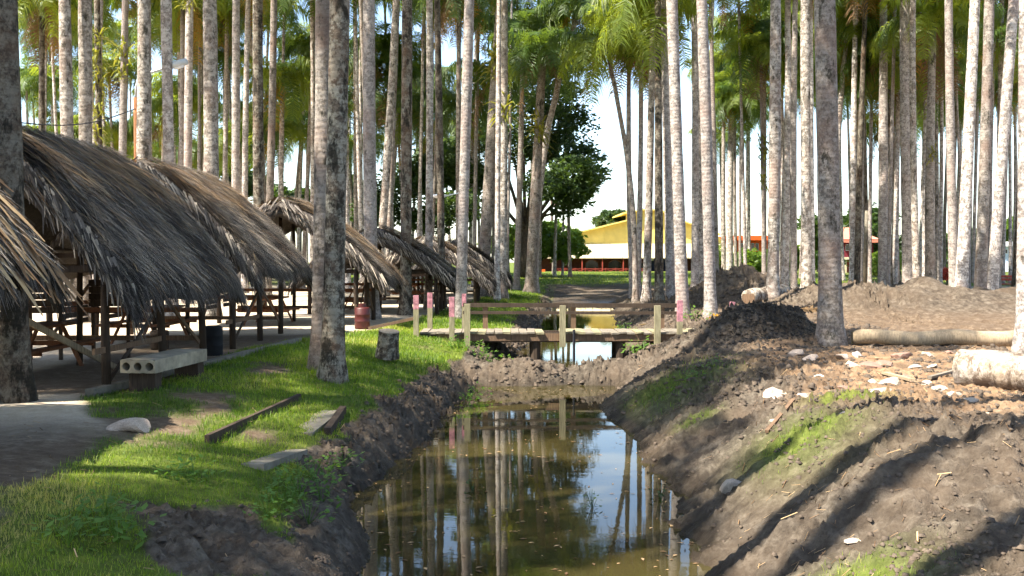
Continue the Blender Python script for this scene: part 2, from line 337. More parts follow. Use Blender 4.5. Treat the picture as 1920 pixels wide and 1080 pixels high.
def covers(x, y):
    dl, dr = edges(x, y); md = sum(h * np.exp(-((x - cx) / sx) ** 2 - ((y - cy) / sy) ** 2) for cx, cy, sx, sy, h in MOUNDS)
    m = mudmask(x, y, dl, dr, md); kx = kerb_x(y) + 0.25 * fbm(x * 0.7, y * 0.7, 3)
    left = (dl > 0)
    sand = left * sstep(0.0, 0.35, kx - x)
    sand0 = sand; sand = sand * (1 - 0.88 * sstep(-8.9, -8.3, x + 0.3 * fbm(x, y, 2)) * sstep(14.6, 15.2, y + .3 * fbm(x * 1.3, y * 1.3, 2)) * (1 - sstep(25.5, 27, y)))
    far = sstep(33, 38, y + 1.5 * fbm(x * .3, y * .3, 2)) * sstep(6.5, 8.5, dr); sand = np.maximum(sand, far * np.clip(1 - md * 3, 0, 1))
    n = fbm(x * 0.5, y * 0.5, 4)
    grass = left * (1 - sand0) * (1 - sstep(0.25, 0.6, m)) * sstep(-0.35, 0.25, n + 0.16 + 0.45 * fbm(x * 2.2, y * 2.2, 3) + 0.45 * sstep(-4.6, -3.6, x))
    grass = np.maximum(grass, (y < 8.8) * left * sstep(-0.15, 0.25, n + 0.05) * (1 - m) * 0.9)
    gp = [(3.1, 18.6, 0.9, 1.2), (4.6, 13.6, 0.45, 0.5), (3.35, 11.5, 0.55, 1.0), (2.9, 15.5, 0.3, 0.5), (2.7, 7.7, 0.5, 0.4), (4.0, 20.5, 0.6, 0.5)]
    patch = sum(np.exp(-((x - a) / b) ** 2 - ((y - c_) / d) ** 2) for a, c_, b, d in gp) * (0.8 + 1.2 * n)
    grass = np.maximum(grass, np.clip(patch, 0, 0.85) * (dr > 0.2))
    grass = np.maximum(grass, sstep(70, 76, y + 3 * n) * (1 - sstep(20, 30, np.abs(x - 4))))
    grass = np.maximum(grass, sstep(66, 74, y) * (x > 12) * 0.9); grass = np.maximum(grass, sstep(80, 100, y) * 0.9)
    sand = sand * (1 - grass * (y > 60)) * np.where(left, sstep(10.5, 13.0, y + 0.8 * n), 1)
    orange = (dr > 0) * (0.12 + 0.88 * sstep(11.0, 13.5, y + n) * (1 - 0.75 * sstep(20, 25, y + 2 * n))) * sstep(1.9, 3.4, dr + 1.2 * n) * (1 - np.clip(md * 2.5, 0, 1) * 0.8) * (1 - sand)
    low = sstep(9.5, 8.0, y) if False else 0
    orange = np.maximum(orange, left * (1 - sand) * (1 - grass) * sstep(0.5, 1.0, dl) * 0.35 * (1 - m))
    wl = np.where(y < YD, W1, W2); wet = 1 - sstep(0.02, 0.30, height(x, y, False) - wl)
    wet = np.maximum(wet, 0.75 * np.exp(-((x - 6.2) / 1.3) ** 2 - ((y - 24.3) / 1.6) ** 2)) * (y < 64)
    return grass, sand, np.clip(orange * 0.72, 0, 1), np.clip(wet, 0, 1)
def hz(x, y, fine=False): return float(height(np.array([x]), np.array([y]), fine)[0])

ys = np.concatenate([np.linspace(-60, 0, 14)[:-1], np.linspace(0, 3.5, 24)[:-1], np.geomspace(3.5, 420, 1050)])
xs_in = np.concatenate([np.arange(-7.5, -4.5, 0.08), np.arange(-4.5, 7.5, 0.038), np.arange(7.5, 12.01, 0.07)]); gl = -7.5 - np.geomspace(0.08, 330, 70); gr = 12.0 + np.geomspace(0.08, 330, 80)
xs = np.concatenate([gl[::-1], xs_in, gr])
GX, GY = np.meshgrid(xs, ys); GZ = height(GX, GY)
_dl, _dr = edges(GX, GY); _mm = mudmask(GX, GY, _dl, _dr, sum(h * np.exp(-((GX - cx) / sx) ** 2 - ((GY - cy) / sy) ** 2) for cx, cy, sx, sy, h in MOUNDS))
_mm = _mm * (1 - 0.65 * sstep(3.0, 3.8, _dr) * (GY < 22)) * (1 - 0.4 * (_dr > 0) * (1 - sstep(0.7, 1.6, _dr)))
_cr = np.random.default_rng(6).random(GX.shape); GZ = GZ + _mm * np.clip(GY / 14, 0.6, 2.2) * (GY > 2) * (GY < 60) * (0.042 * (_cr - 0.5) + 0.05 * (_cr > 0.94)) * (0.35 + 1.2 * sstep(-0.3, 0.3, fbm(GX * 1.1 + 2, GY * 1.1, 3)))
cg, cs, cor, cw = covers(GX, GY); ny, nx = GX.shape
idx = np.arange(nx * ny).reshape(ny, nx)
faces = np.stack([idx[:-1, :-1], idx[:-1, 1:], idx[1:, 1:], idx[1:, :-1]], -1).reshape(-1, 4)
gm = raw_mesh('ground', np.stack([GX, GY, GZ], -1).reshape(-1, 3), faces, 'ground_mat',
              {'grass': cg.ravel(), 'sand': cs.ravel(), 'orange': cor.ravel(), 'wet': cw.ravel()}, False)
tag(link('ground', gm), 'earth banks of the canal with grass, mud and sand', kind='structure')
def sheet(name, x0, x1, y0, y1, z, label):
    m = MB().add([(x0, y0, z), (x1, y0, z), (x1, y1, z), (x0, y1, z)], [(0, 1, 2, 3)]); return tag(m.build(name, 'water_mat'), label, kind='structure')
sheet('canal_water', -4.5, 5.0, -20, YD, W1, 'still brown water in the near part of the canal')
sheet('canal_water', -2.5, 9.0, YD - 0.1, 70, W2, 'pale shining water beyond the bridge')

# ---------------------------------------------------------------- palms
def frond_mesh(name, mat, L, arch, droop, nl=58, lw=0.062, ll=1.0, seed=0, bend=0.0):
    r = random.Random(seed); m = MB(); N = 12; pts = []
    for i in range(N + 1):
        s = i / N; pts.append(Vector((L * (s - 0.12 * s ** 3 * droop), bend * s * s, arch * s - droop * s * s)))
    m.tube(pts, [0.035 * (1 - 0.85 * i / N) + 0.005 for i in range(N + 1)], 4, False)
    for k in range(nl):
        s = 0.10 + 0.9 * k / nl; fi = s * N; i0 = min(int(fi), N - 1); p = pts[i0].lerp(pts[i0 + 1], fi - i0); d = (pts[i0 + 1] - pts[i0]).normalized()
        side = Vector((0, 1, 0)); up = side.cross(d) * -1.0
        l = ll * (0.55 + 0.9 * math.sin(math.pi * min(1, s * 0.85 + 0.12))) * r.uniform(0.8, 1.1) * 0.8
        for sg in (-1, 1):
            el = r.uniform(-0.5, 0.35); dirv = (side * sg * 1.0 + d * r.uniform(0.35, 0.75) + up * el).normalized()
            a = p + Vector((0, 0, r.uniform(-0.01, 0.01))); b = a + dirv * l * 0.55; c_ = a + dirv * l * 0.95 + Vector((0, 0, -l * r.uniform(0.35, 0.8)))
            w = d * lw * r.uniform(0.7, 1.2)
            m.add([a - w * 0.4, a + w * 0.4, b + w * 0.55, b - w * 0.55, c_], [(0, 1, 2, 3), (3, 2, 4)])
    return m.mesh(name, mat)
FR = {
 'up':   [frond_mesh('frond', g, 3.9, 2.0, 1.7, seed=i) for i, g in enumerate(('palm_green', 'palm_deep'))],
 'mid':  [frond_mesh('frond', g, 4.1, 0.9, 2.4, seed=5 + i, bend=0.3) for i, g in enumerate(('palm_green', 'palm_deep', 'palm_green'))],
 'low':  [frond_mesh('frond', g, 3.7, 0.0, 3.0, seed=9 + i, bend=-0.3) for i, g in enumerate(('palm_green', 'palm_deep'))],
 'hang': [frond_mesh('frond', g, 2.2, -1.2, 2.6, nl=34, seed=14 + i) for i, g in enumerate(('palm_gold', 'palm_dead', 'palm_dead'))],
}
def crown_plan(n, r, dead=2, dense=False):
    out = []; a0 = r.uniform(0, 6.28)
    for k in range(n):
        a = a0 + k * 2.399; q = k / n
        kind = 'up' if q < 0.34 else 'mid' if q < 0.7 else 'low'
        out.append((kind, a, r.uniform(-0.15, 0.15), r.uniform(0.85, 1.12), r.randrange(6)))
    for k in range(dead): out.append(('hang', r.uniform(0, 6.28), r.uniform(-0.1, 0.1), r.uniform(0.75, 1.1), r.randrange(6)))
    return out
def joined_crown(seed):
    r = random.Random(seed); m = MB(); vs = []; fs = []
    for kind, a, tl, sc, q in crown_plan(10, r, 0):
        if kind == 'hang': continue
        me = FR[kind][q % len(FR[kind])]; M = Matrix.Rotation(a, 4, 'Z') @ Matrix.Rotation(tl, 4, 'Y') @ Matrix.Scale(sc, 4)
        m.add([tuple(M @ v.co) for v in me.vertices], [tuple(p.vertices) for p in me.polygons])
    return m.mesh('crown', 'palm_green')
CROWNS = [joined_crown(s) for s in (1, 2, 3)]
def brom_mesh(seed, mat='bromeliad_leaf', n=40, L=0.55):
    r = random.Random(seed); m = MB()
    for k in range(n):
        a = r.uniform(0, 6.28); e = r.uniform(-0.5, 1.2); l = L * r.uniform(0.6, 1.3); d = Vector((math.cos(a) * math.cos(e), math.sin(a) * math.cos(e), math.sin(e)))
        s = Vector((-math.sin(a), math.cos(a), 0)) * 0.035 * L / 0.55; b = d * l * 0.6; c_ = d * l + Vector((0, 0, -0.25 * l)); o = Vector((r.uniform(-.1, .1), r.uniform(-.1, .1), r.uniform(-.3, .3)))
        m.add([tuple(o - s * .6), tuple(o + s * .6), tuple(o + b + s), tuple(o + b - s), tuple(o + c_)], [(0, 1, 2, 3), (3, 2, 4)])
    return m.mesh('bromeliad', mat)
BROM = [brom_mesh(s) for s in (1, 2, 3)]
def palm(base, top, r0, mat, label, group=None, nf=15, dead=2, fronds=True, broms=(), swell=1.0, bend=None, seed=None, crown=True, deep=False):
    r = random.Random(seed if seed is not None else hash(label) & 0xffff)
    base = Vector(base); top = Vector(top); zb = base.z
    o = thing('palm_tree', base, label, 'palm tree', group); m = MB(); N = 26; d = top - base; Ht = d.z
    bx = r.uniform(-1, 1) * 0.10 if bend is None else bend; by = r.uniform(-0.1, 0.1); pts = []; rad = []
    bul = r.uniform(0.3, 0.6); ba = r.uniform(0.0, 0.14)
    for i in range(N + 1):
        s = (i / N) ** 1.5; w = math.sin(math.pi * s * r.uniform(0.97, 1.03))
        pts.append(Vector((d.x * s + bx * w, d.y * s + by * w, d.z * s - (0.25 if i == 0 else 0))))
        zz = d.z * s; fl = 0.55 * math.exp(-zz / 0.30) + 0.10 * math.exp(-zz / 1.5)
        rad.append(r0 * swell * (1 + fl + ba * math.exp(-((s - bul) / 0.2) ** 2)) * (1 - 0.28 * s) * r.uniform(0.975, 1.025))
    m.tube(pts, rad, 14, True, 0.018); m.build('trunk', mat, o, True)
    if crown:
        cs_ = MB(); cs_.tube([pts[-1] + Vector((0, 0, -0.05)), pts[-1] + Vector((0, 0, 0.5)), pts[-1] + Vector((0, 0, 1.2))], [rad[-1] * 0.98, rad[-1] * 1.05, rad[-1] * 0.45], 10); cs_.build('crownshaft', 'crownshaft', o, True)
        tp = pts[-1] + Vector((0, 0, 1.1))
        if fronds:
            for kind, a, tl, sc, q in crown_plan(nf, r, dead):
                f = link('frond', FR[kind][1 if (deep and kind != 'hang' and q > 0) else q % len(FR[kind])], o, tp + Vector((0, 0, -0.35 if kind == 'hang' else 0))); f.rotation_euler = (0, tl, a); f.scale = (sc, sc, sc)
        else:
            c = link('crown', CROWNS[r.randrange(3)], o, tp); c.rotation_euler = (0, 0, r.uniform(0, 6.28)); c.scale = (1.05,) * 3
    for hz_, sc in broms:
        s = min(0.999, max(0, hz_ / Ht)) ** (1 / 1.5) * N; i0 = int(s); p = pts[i0].lerp(pts[i0 + 1], s - i0)
        b = link('bromeliad', BROM[r.randrange(3)], o, p + Vector((r.uniform(-.1, .1), -rad[i0] * 0.8, 0))); b.rotation_euler = (0, 0, r.uniform(0, 6.28)); b.scale = (sc,) * 3
    return o

# (base px, base row or None, width px, px at row 0, bark, label, extras)
P = 'bark_pale'; G = 'bark_grey'; K = 'bark_dark'
PALMS = [
 (26, 728, 54, 18, K, 'thick dark mossy palm trunk cut by the left picture edge, before the second hut', {'D': 13.9}),
 (78, None, 13, 82, K, 'far palm with grey hanging dead fronds next to the dark mossy edge trunk', {'D': 62, 'h': 17, 'dead': 6}),
 (133, 607, 24, 131, G, 'brown-grey palm rising behind the second hut ridge, beside a paler twin', {}),
 (158, 604, 26, 164, G, 'lichen-grey palm rising behind the second hut, just right of its browner twin', {}),
 (183, None, 14, 181, K, 'palm trunk overgrown with leafy yellow-green epiphytes behind the second hut', {'D': 48, 'broms': [(z, 1.3) for z in (6, 7, 8, 9.2, 10.5, 11.5, 12.5)]}),
 (222, None, 15, 239, P, 'pale slim palm with a yellow spiky epiphyte, left of the rusty lamp post', {'D': 52, 'broms': [(12.6, 1.6), (11.5, 1.3), (5.5, 1.0)]}),
 (266, 600, 26, 272, G, 'reddish-brown palm the curved street lamp leans against', {}),
 (322, 598, 22, 322, P, 'bright pale palm right behind the curved street lamp head', {}),
 (351, None, 17, 364, P, 'pale palm leaning right above the third hut, before the dark spotted one', {'D': 44, 'broms': [(13.2, 1.2)]}),
 (343, None, 11, 346, P, 'thin pale palm half hidden behind the leaning one over the third hut', {'D': 64, 'h': 18}),
 (395, 594, 31, 392, G, 'stout dark-spotted palm rising behind the middle of the third hut', {'broms': [(15, 1.5), (13.6, 1.4)]}),
 (417, None, 10, 430, P, 'thin pale palm just right of the stout spotted palm', {'D': 70, 'h': 19}),
 (441, None, 17, 449, P, 'bright palm above the dip between third hut ridge and fourth hut', {'D': 46}),
 (458, None, 13, 469, P, 'slim bright palm leaning right beside the dip behind the third hut', {'D': 58, 'h': 19}),
 (487, None, 22, 491, K, 'palm with a black mossy right side behind the fourth hut peak', {'D': 38}),
 (500, None, 16, 514, G, 'pinkish palm leaning right against the black-sided one', {'D': 50}),
 (540, None, 8, 589, P, 'very thin palm leaning strongly right before the white sky gap', {'D': 86, 'h': 19}),
 (528, None, 12, 531, G, 'lower palm with its whole drooping crown showing left of the big twin trunks', {'D': 66, 'h': 13}),
 (562, None, 7, 564, K, 'thin dark palm close left of the big twin trunks', {'D': 92, 'h': 15}),
 (602, 694, 40, 606, G, 'left of the big twin palm trunks on the grass, reddish patches on grey', {'swell': 1.0, 'off': -0.16}),
 (622, 712, 42, 640, K, 'right of the big twin palm trunks, black moss down its shaded side', {}),
 (652, None, 12, 652, P, 'pale palm with yellow-green epiphytes just right of the big twin trunks', {'D': 60, 'broms': [(9.5, 1.5), (11, 1.5), (8, 1.2), (12.3, 1.4)]}),
 (668, None, 9, 668, G, 'thin grey-brown palm between the big twin trunks and the pale lone one', {'D': 72, 'h': 20}),
 (697, 597, 27, 700, P, 'tall pale palm rising through the gap between fourth and fifth hut', {}),
 (708, None, 15, 742, G, 'brown palm leaning right from behind the pale one at the fifth hut', {'D': 52}),
 (721, None, 9, 762, P, 'thin pale palm leaning right, its top lost in green fronds', {'D': 80, 'h': 17.5}),
 (760, 590, 22, 764, K, 'palm with large black blotches rising behind the fifth hut', {}),
 (772, None, 6, 796, P, 'hair-thin leaning palm between the black-blotched and the mottled one', {'D': 105, 'h': 19}),
 (803, 580, 15, 803, G, 'mottled palm with a round green epiphyte, left of the disc lamp', {'broms': [(13.6, 1.5), (13.2, 1.2)]}),
 (829, 576, 14, 820, K, 'dark-blotched palm right behind the disc-shaped street lamp', {}),
 (863, 598, 21, 881, P, 'smooth pale palm at the left bridge head, leaning slightly right', {}),
 (860, None, 11, 862, G, 'grey palm with grey dangling dead fronds behind the bridge-head palm', {'D': 66, 'h': 19, 'dead': 5}),
 (903, 555, 24, 941, G, 'thick brown palm leaning right with a big leafy epiphyte collar', {'broms': [(12.2, 1.8), (11.8, 1.6), (12.6, 1.6)]}),
 (932, 563, 11, 936, P, 'slim palm touching the leaning brown one left of the sixth hut end', {'h': 18, 'swell': 0.9}),
 (944, 560, 15, 946, G, 'straight grey palm on the far left bank close to the sixth hut', {'broms': [(9.5, 1.8)]}),
 (968, 543, 12, 983, P, 'slim pale palm on the grassy bank beyond the bridge, left of the forked pair', {'h': 16.5}),
 (994, 549, 21, 1022, G, 'thick straight stem of the forked pair on the far left bank', {'h': 14.5, 'broms': [(9.9, 1.9), (10.6, 1.9)]}),
 (1003, 548, 14, 1086, P, 'leaning stem of the forked pair, bending far right over the canal', {'h': 17.8, 'bend': -0.8}),
 (1192, 565, 11, 1128, G, 'thin palm leaning left into the sky gap with its round crown in full view', {'h': 12.6, 'bend': 0.4, 'dead': 1, 'nf': 17}),
 (1186, 558, 11, 1177, P, 'thin palm with brown dead frond skirt, first upright right of the sky gap', {'h': 14.6, 'dead': 9}),
 (1196, 560, 11, 1201, P, 'thin pale palm with dead skirt, second upright right of the sky gap', {'h': 15.4, 'dead': 9}),
 (1212, 566, 16, 1222, G, 'palm with long rusty dead fronds hanging before the yellow hall', {'h': 13.6, 'dead': 10}),
 (1236, 565, 17, 1231, K, 'dark shaded palm with a black upper trunk before the yellow hall', {'h': 14.5, 'dead': 5}),
 (1258, 562, 18, 1236, P, 'pale palm bowing left, between the black-topped one and the bridge post', {}),
 (1281, 600, 24, 1259, P, 'stout pale palm at the pink post of the right bridge head', {}),
 (1303, 555, 15, 1297, P, 'pale palm standing between the two stout bridge-head palms', {}),
 (1317, 553, 13, 1306, G, 'grey palm hugging the pale one between the stout bridge-head palms', {}),
 (1333, 600, 22, 1303, P, 'stout pale palm with a flared foot right of the bridge', {'bend': 0.15}),
 (1357, 520, 9, 1352, G, 'dark slim palm beside a paler one left of the orange house', {'h': 19}),
 (1368, 522, 14, 1371, P, 'pale palm left of the orange house, with golden drooping fronds', {'h': 17, 'dead': 6}),
 (1397, 518, 8, 1404, P, 'slim palm standing in front of the orange house windows', {'h': 18}),
 (1433, 540, 9, 1424, P, 'thin palm hugging the stout one right of the orange house', {'h': 15, 'broms': [(8.5, 1.8), (9.5, 1.6), (7, 1.5)]}),
 (1449, 572, 22, 1444, G, 'stout palm on the mud mound behind the dark compost pile', {}),
 (1471, 556, 15, 1474, P, 'palm leaning slightly right next to the mud mound stout one', {'h': 16.5}),
 (1489, 558, 13, 1491, P, 'slender pale palm left of the twisted brown-grey pair', {'h': 18}),
 (1512, 560, 20, 1504, G, 'brown-grey palm directly left of the large single palm at the long log', {}),
 (1524, 556, 10, 1516, P, 'pale strip of palm half hidden behind the large palm at the long log', {}),
 (1559, 645, 44, 1533, G, 'large dark-footed single palm at the left end of the long log', {'bend': 0.12}),
 (1570, 545, 12, 1588, P, 'slim curved palm just right of the large single palm', {'h': 15.5, 'bend': -0.3}),
 (1598, 547, 12, 1597, P, 'pale palm of the close pair before the red-roofed house', {}),
 (1607, 548, 12, 1616, K, 'dark-edged palm of the close pair before the red-roofed house', {'h': 18}),
 (1656, 548, 18, 1652, P, 'bright straight palm right of the red-roofed house', {}),
 (1671, 546, 9, 1664, K, 'dark narrow palm in the shade of the bright one by the red-roofed house', {'h': 14}),
 (1678, 545, 11, 1684, P, 'slim palm between the dark narrow one and the bright double trunk', {'h': 12.5}),
 (1704, 553, 22, 1692, P, 'bright left trunk of the double palm behind the big mud mound', {}),
 (1720, 556, 14, 1709, G, 'brown right trunk of the double palm behind the big mud mound', {}),
 (1745, 552, 19, 1744, G, 'palm with peeling black bark high up, behind the planter tub', {'h': 14, 'broms': [(7.5, 1.2)], 'dead': 4}),
 (1733, 545, 8, 1728, P, 'thin palm touching the left side of the peeling-bark one', {'h': 19}),
 (1763, 541, 8, 1757, P, 'thin pale palm right behind the planter tub', {'h': 18}),
 (1790, 563, 18, 1776, P, 'palm bowing left, first of the tall trio before the far right log', {}),
 (1802, 566, 23, 1818, P, 'stout pale palm leaning right, second of the tall trio', {}),
 (1838, 572, 22, 1847, G, 'pinkish palm with a rusty orange band at the far right log', {}),
 (1859, 568, 21, 1891, P, 'very pale palm leaning right behind the far right log', {}),
 (1872, 548, 10, 1871, G, 'thin grey palm behind the very pale leaning one', {'h': 18}),
 (1905, 548, 15, 1913, K, 'dark ringed palm near the right picture edge beside the white house', {'h': 14}),
 (1926, 662, 36, 1916, P, 'pale palm cut by the right picture edge at the end of the long log', {}),
]
for i, (bx, by, w, tx, mat, label, ex) in enumerate(PALMS):
    D = ex.get('D') or CH * F / (by - HY)
    X = (bx - 960) * D / F; zb = hz(X, D)
    if 'D' not in ex:
        for _ in range(12): D = 0.5 * D + 0.5 * (CH - zb) * F / (by - HY); X = (bx - 960) * D / F; zb = hz(X, D)
    slope = ((tx - bx) * D / F) / ((HY + (CH - zb) * F / D - 0) * D / F)   # dX per metre of height
    h = ex.get('h') or (18.5 + 2.5 * ((i * 37) % 10) / 10)
    palm((X, D, zb), (X + slope * h, D + random.uniform(-0.3, 0.3), zb + h), w * D / F / 2 * 0.96, mat, label, nf=ex.get('nf', 19), dead=ex.get('dead', 2),
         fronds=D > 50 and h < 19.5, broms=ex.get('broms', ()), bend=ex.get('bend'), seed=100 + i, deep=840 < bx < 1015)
# palms of the grove farther back, and the part of the grove beside the picture that shades it
rf = random.Random(11)
ORD = 'first second third fourth fifth sixth seventh eighth ninth tenth eleventh twelfth thirteenth fourteenth fifteenth sixteenth seventeenth eighteenth nineteenth twentieth'.split()
def nth(k): return ORD[k] if k < 20 else 'twenty-' + ORD[k - 20]
def filler(n, lo, hi, dlo, dhi, hlo, hhi, label, group):
    for k in range(n):
        px = lo + (hi - lo) * (k + rf.uniform(0.1, 0.9)) / n; D = rf.uniform(dlo, dhi); X = (px - 960) * D / F
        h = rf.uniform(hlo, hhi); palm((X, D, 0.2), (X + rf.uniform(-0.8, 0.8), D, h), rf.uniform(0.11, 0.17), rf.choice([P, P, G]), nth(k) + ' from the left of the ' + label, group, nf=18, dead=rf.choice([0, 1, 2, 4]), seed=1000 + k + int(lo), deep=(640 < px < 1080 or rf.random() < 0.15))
filler(24, 45, 585, 70, 112, 10.5, 19, 'distant palms behind the second to fourth huts', 'distant palms behind the nearer huts')
filler(13, 640, 925, 68, 108, 12, 20, 'distant palms behind the fifth and sixth huts', 'distant palms behind the farther huts')
filler(6, 945, 1060, 88, 112, 22, 27, 'distant palms above the dark broadleaf tree', 'distant palms above the broadleaf tree')
filler(8, 1330, 1475, 66, 108, 13.5, 20, 'distant palms above the yellow hall and orange house', 'distant palms above the hall')
filler(24, 1470, 1925, 62, 100, 12.5, 19, 'distant palms above the red-roofed and white houses', 'distant palms above the houses')
filler(15, 40, 900, 72, 108, 19, 26, 'tall palm crowns high above the thatched huts', 'tall distant palms above the huts')
filler(11, 1300, 1920, 70, 104, 18.5, 25, 'tall palm crowns high above the far houses', 'tall distant palms above the houses')
filler(5, 930, 1075, 88, 106, 26, 30, 'tallest palm crowns high over the broadleaf tree', 'tallest palms over the broadleaf tree')
filler(11, 60, 900, 60, 73, 18, 21, 'leafy crowns touching the picture top above the huts', 'palm crowns at the picture top above the huts')
filler(9, 1240, 1910, 60, 73, 18.5, 21, 'leafy crowns touching the picture top above the houses', 'palm crowns at the picture top above the houses')
def stems(n, lo, hi, label, group):
    for k in range(n):
        px = lo + (hi - lo) * (k + rf.uniform(0.05, 0.95)) / n; D = rf.uniform(52, 84); X = (px - 960) * D / F
        palm((X, D, hz(X, D)), (X + rf.uniform(-1.2, 1.2), D, rf.uniform(22, 27)), rf.uniform(0.10, 0.16), rf.choice([P, P, P, G]), nth(k) + ' from the left of the ' + label, group, fronds=False, seed=3000 + k + int(lo))
stems(10, 100, 580, 'thin pale stems behind the second to fourth huts', 'thin palm stems behind the nearer huts')
stems(6, 660, 930, 'thin pale stems behind the fifth and sixth huts', 'thin palm stems behind the farther huts')
stems(11, 1652, 1915, 'thin pale stems crowding the right of the grove', 'thin palm stems on the right')
SIDE = [(-15.6, 10.4, 19), (-15.2, 14.6, 19), (-15.0, 0.6, 19), (-14.0, 2.4, 19), (-13.4, 10.2, 25), (-10.9, 6.2, 19), (-6.3, 1.2, 31), (-5.6, 2.7, 30), (-6.9, 3.7, 32), (-5.6, 5.1, 31), (-6.5, 6.4, 31), (-19, 11, 19), (-21, 16, 20), (-13, -2, 24)]
for k, (x, y, h) in enumerate(SIDE):
    palm((x, y, hz(x, y)), (x + rf.uniform(-.5, .5), y, h), 0.22, G, nth(k) + ' palm of the same grove standing just outside the picture', 'palms beside the picture', fronds=False, seed=2000 + k)

# ---------------------------------------------------------------- thatched huts
def strips(P0, D0, Nn, L, W, tone, sag=0.12, seg=2):
    """thin thatch strips: start points, directions, normals, lengths, widths (numpy rows)"""
    n = len(P0); S = np.cross(D0, Nn); S /= np.linalg.norm(S, axis=1, keepdims=True) + 1e-9; rows = []
    for i in range(seg + 1):
        s = i / seg; c = P0 + D0 * (L * s)[:, None] + np.array([0, 0, -1]) * (sag * L * s * s)[:, None]; w = (W * (1 - 0.75 * s * s))[:, None] * 0.5
        rows += [c - S * w, c + S * w]
    V = np.stack(rows, 1).reshape(-1, 3); k = 2 * (seg + 1); b = (np.arange(n) * k)[:, None]
    Fc = np.concatenate([b + np.array([[2*i, 2*i+1, 2*i+3, 2*i+2]]) for i in range(seg)], 1).reshape(-1, 4)
    return V, Fc, np.repeat(tone, k)
def hut(loc, L, wr, zr, ze, label, dens=1.0, seed=0, wl_=None, floor_z=0.0, inner=True, ragged=0.0, fys=(0.10, 0.52, 0.92)):
    """loc = ground point under the near end of the ridge; wr = run from ridge to canal-side eave"""
    g = np.random.default_rng(seed); wl_ = wl_ or wr; o = thing('thatched_hut', loc, label, 'hut', 'thatched huts in a row along the canal')
    def surf(u, v, sgn, run):
        # u along ridge 0..1, v down slope 0..1.15
        x = sgn * run * (v ** 0.92); endd = np.minimum(u, 1 - u) * L
        z = zr + 0.02 - (zr - ze) * (0.78 * v + 0.22 * v ** 2.4) - 0.38 * np.exp(-(endd / 0.28) ** 2) - 0.10 * np.sin(u * 9 + 1.0 + seed) * v * (1 - 0.4 * v)
        z = z - 0.9 * np.clip(v - 1.0, 0, 1) * (zr - ze)
        return np.stack([x * (1 - 0.0 * endd), u * L + 0 * v, z], -1)
    # solid core
    nu, nv = 14, 9; U, V = np.meshgrid(np.linspace(0.02, 0.98, nu), np.linspace(-1, 1, 2 * nv + 1)); sg = np.where(V < 0, -1, 1)
    top = surf(U, np.abs(V), sg, np.where(V < 0, wl_, wr)) - np.array([0, 0, 0.10]); bot = top - np.array([0, 0, 0.22])
    A = np.concatenate([top.reshape(-1, 3), bot.reshape(-1, 3)]); q = np.arange(U.size).reshape(U.shape); nn = U.size
    fs = [np.stack([q[:-1, :-1], q[:-1, 1:], q[1:, 1:], q[1:, :-1]], -1).reshape(-1, 4), np.stack([q[:-1, :-1], q[1:, :-1], q[1:, 1:], q[:-1, 1:]], -1).reshape(-1, 4) + nn]
    for e in (q[0], q[-1], q[:, 0], q[:, -1]): fs.append(np.stack([e[:-1], e[1:], e[1:] + nn, e[:-1] + nn], -1))
    roof = link('roof', raw_mesh('roof', A, np.concatenate(fs), 'thatch_core'), o)
    # thatch strips
    def field(n, sgn, run, v0, v1, lmin, lmax, w, mat, name, lift, tlo, thi, lab=None, jit=0.22, u0=-0.01, u1=1.01, seg=2, courses=False):
        u = g.uniform(u0, u1, n); v = g.uniform(v0, v1, n) ** 0.9
        if courses: nc = 7.0; jj = 0.5 * fbm(u * L * 1.3 + seed * 3, u * 0 + 2.0, 2); q_ = v * nc + jj; v = np.clip((np.floor(q_) + (q_ - np.floor(q_)) ** 2.2 - jj) / nc, 0, v1)
        p = surf(u, v, sgn, run); p2 = surf(u, v + 0.05, sgn, run); d = p2 - p; d /= np.linalg.norm(d, axis=1, keepdims=True)
        sd_ = np.tile(np.array([0, 1.0, 0]), (n, 1)); nm = np.cross(d, sd_) * (-sgn); nm *= np.sign(nm[:, 2:3] + 1e-6)
        endk = np.where(u < 0.03, -1, np.where(u > 0.97, 1, 0)) * 0.18
        d = d + sd_ * (g.normal(0, jit, n) + endk)[:, None] + nm * (g.uniform(-0.02, lift, n))[:, None]; d /= np.linalg.norm(d, axis=1, keepdims=True)
        tl = tlo + (thi - tlo) * np.clip(0.42 + 0.42 * g.normal(0, 1, n) + 0.6 * fbm(u * L * 1.5 + seed, v * 5, 3), 0, 1)
        Vv, Ff, T = strips(p + nm * g.uniform(-0.03, 0.05, n)[:, None], d, nm, g.uniform(lmin, lmax, n), g.uniform(0.5, 1.3, n) * w, tl, 0.15, seg)
        return tag(link(name, raw_mesh(name, Vv, Ff, mat, {'tone': T}), roof), lab, kind='stuff')
    n = int(12500 * dens * L / 5)
    field(n, 1, wr, 0.0, 0.99, 0.16, 0.46, 0.0135 / dens ** 0.5, 'thatch', 'thatch', 0.42, 0.0, 1.0, jit=0.34, courses=True)
    field(int(n * 0.25), -1, wl_, 0.0, 0.97, 0.3, 0.6, 0.04, 'thatch', 'thatch', 0.12, 0.2, 1.0)
    field(int(n * 0.30), 1, wr, 0.88, 1.03, 0.18, 0.42, 0.018, 'thatch', 'eave_fringe', 0.05, 0.0, 0.7)
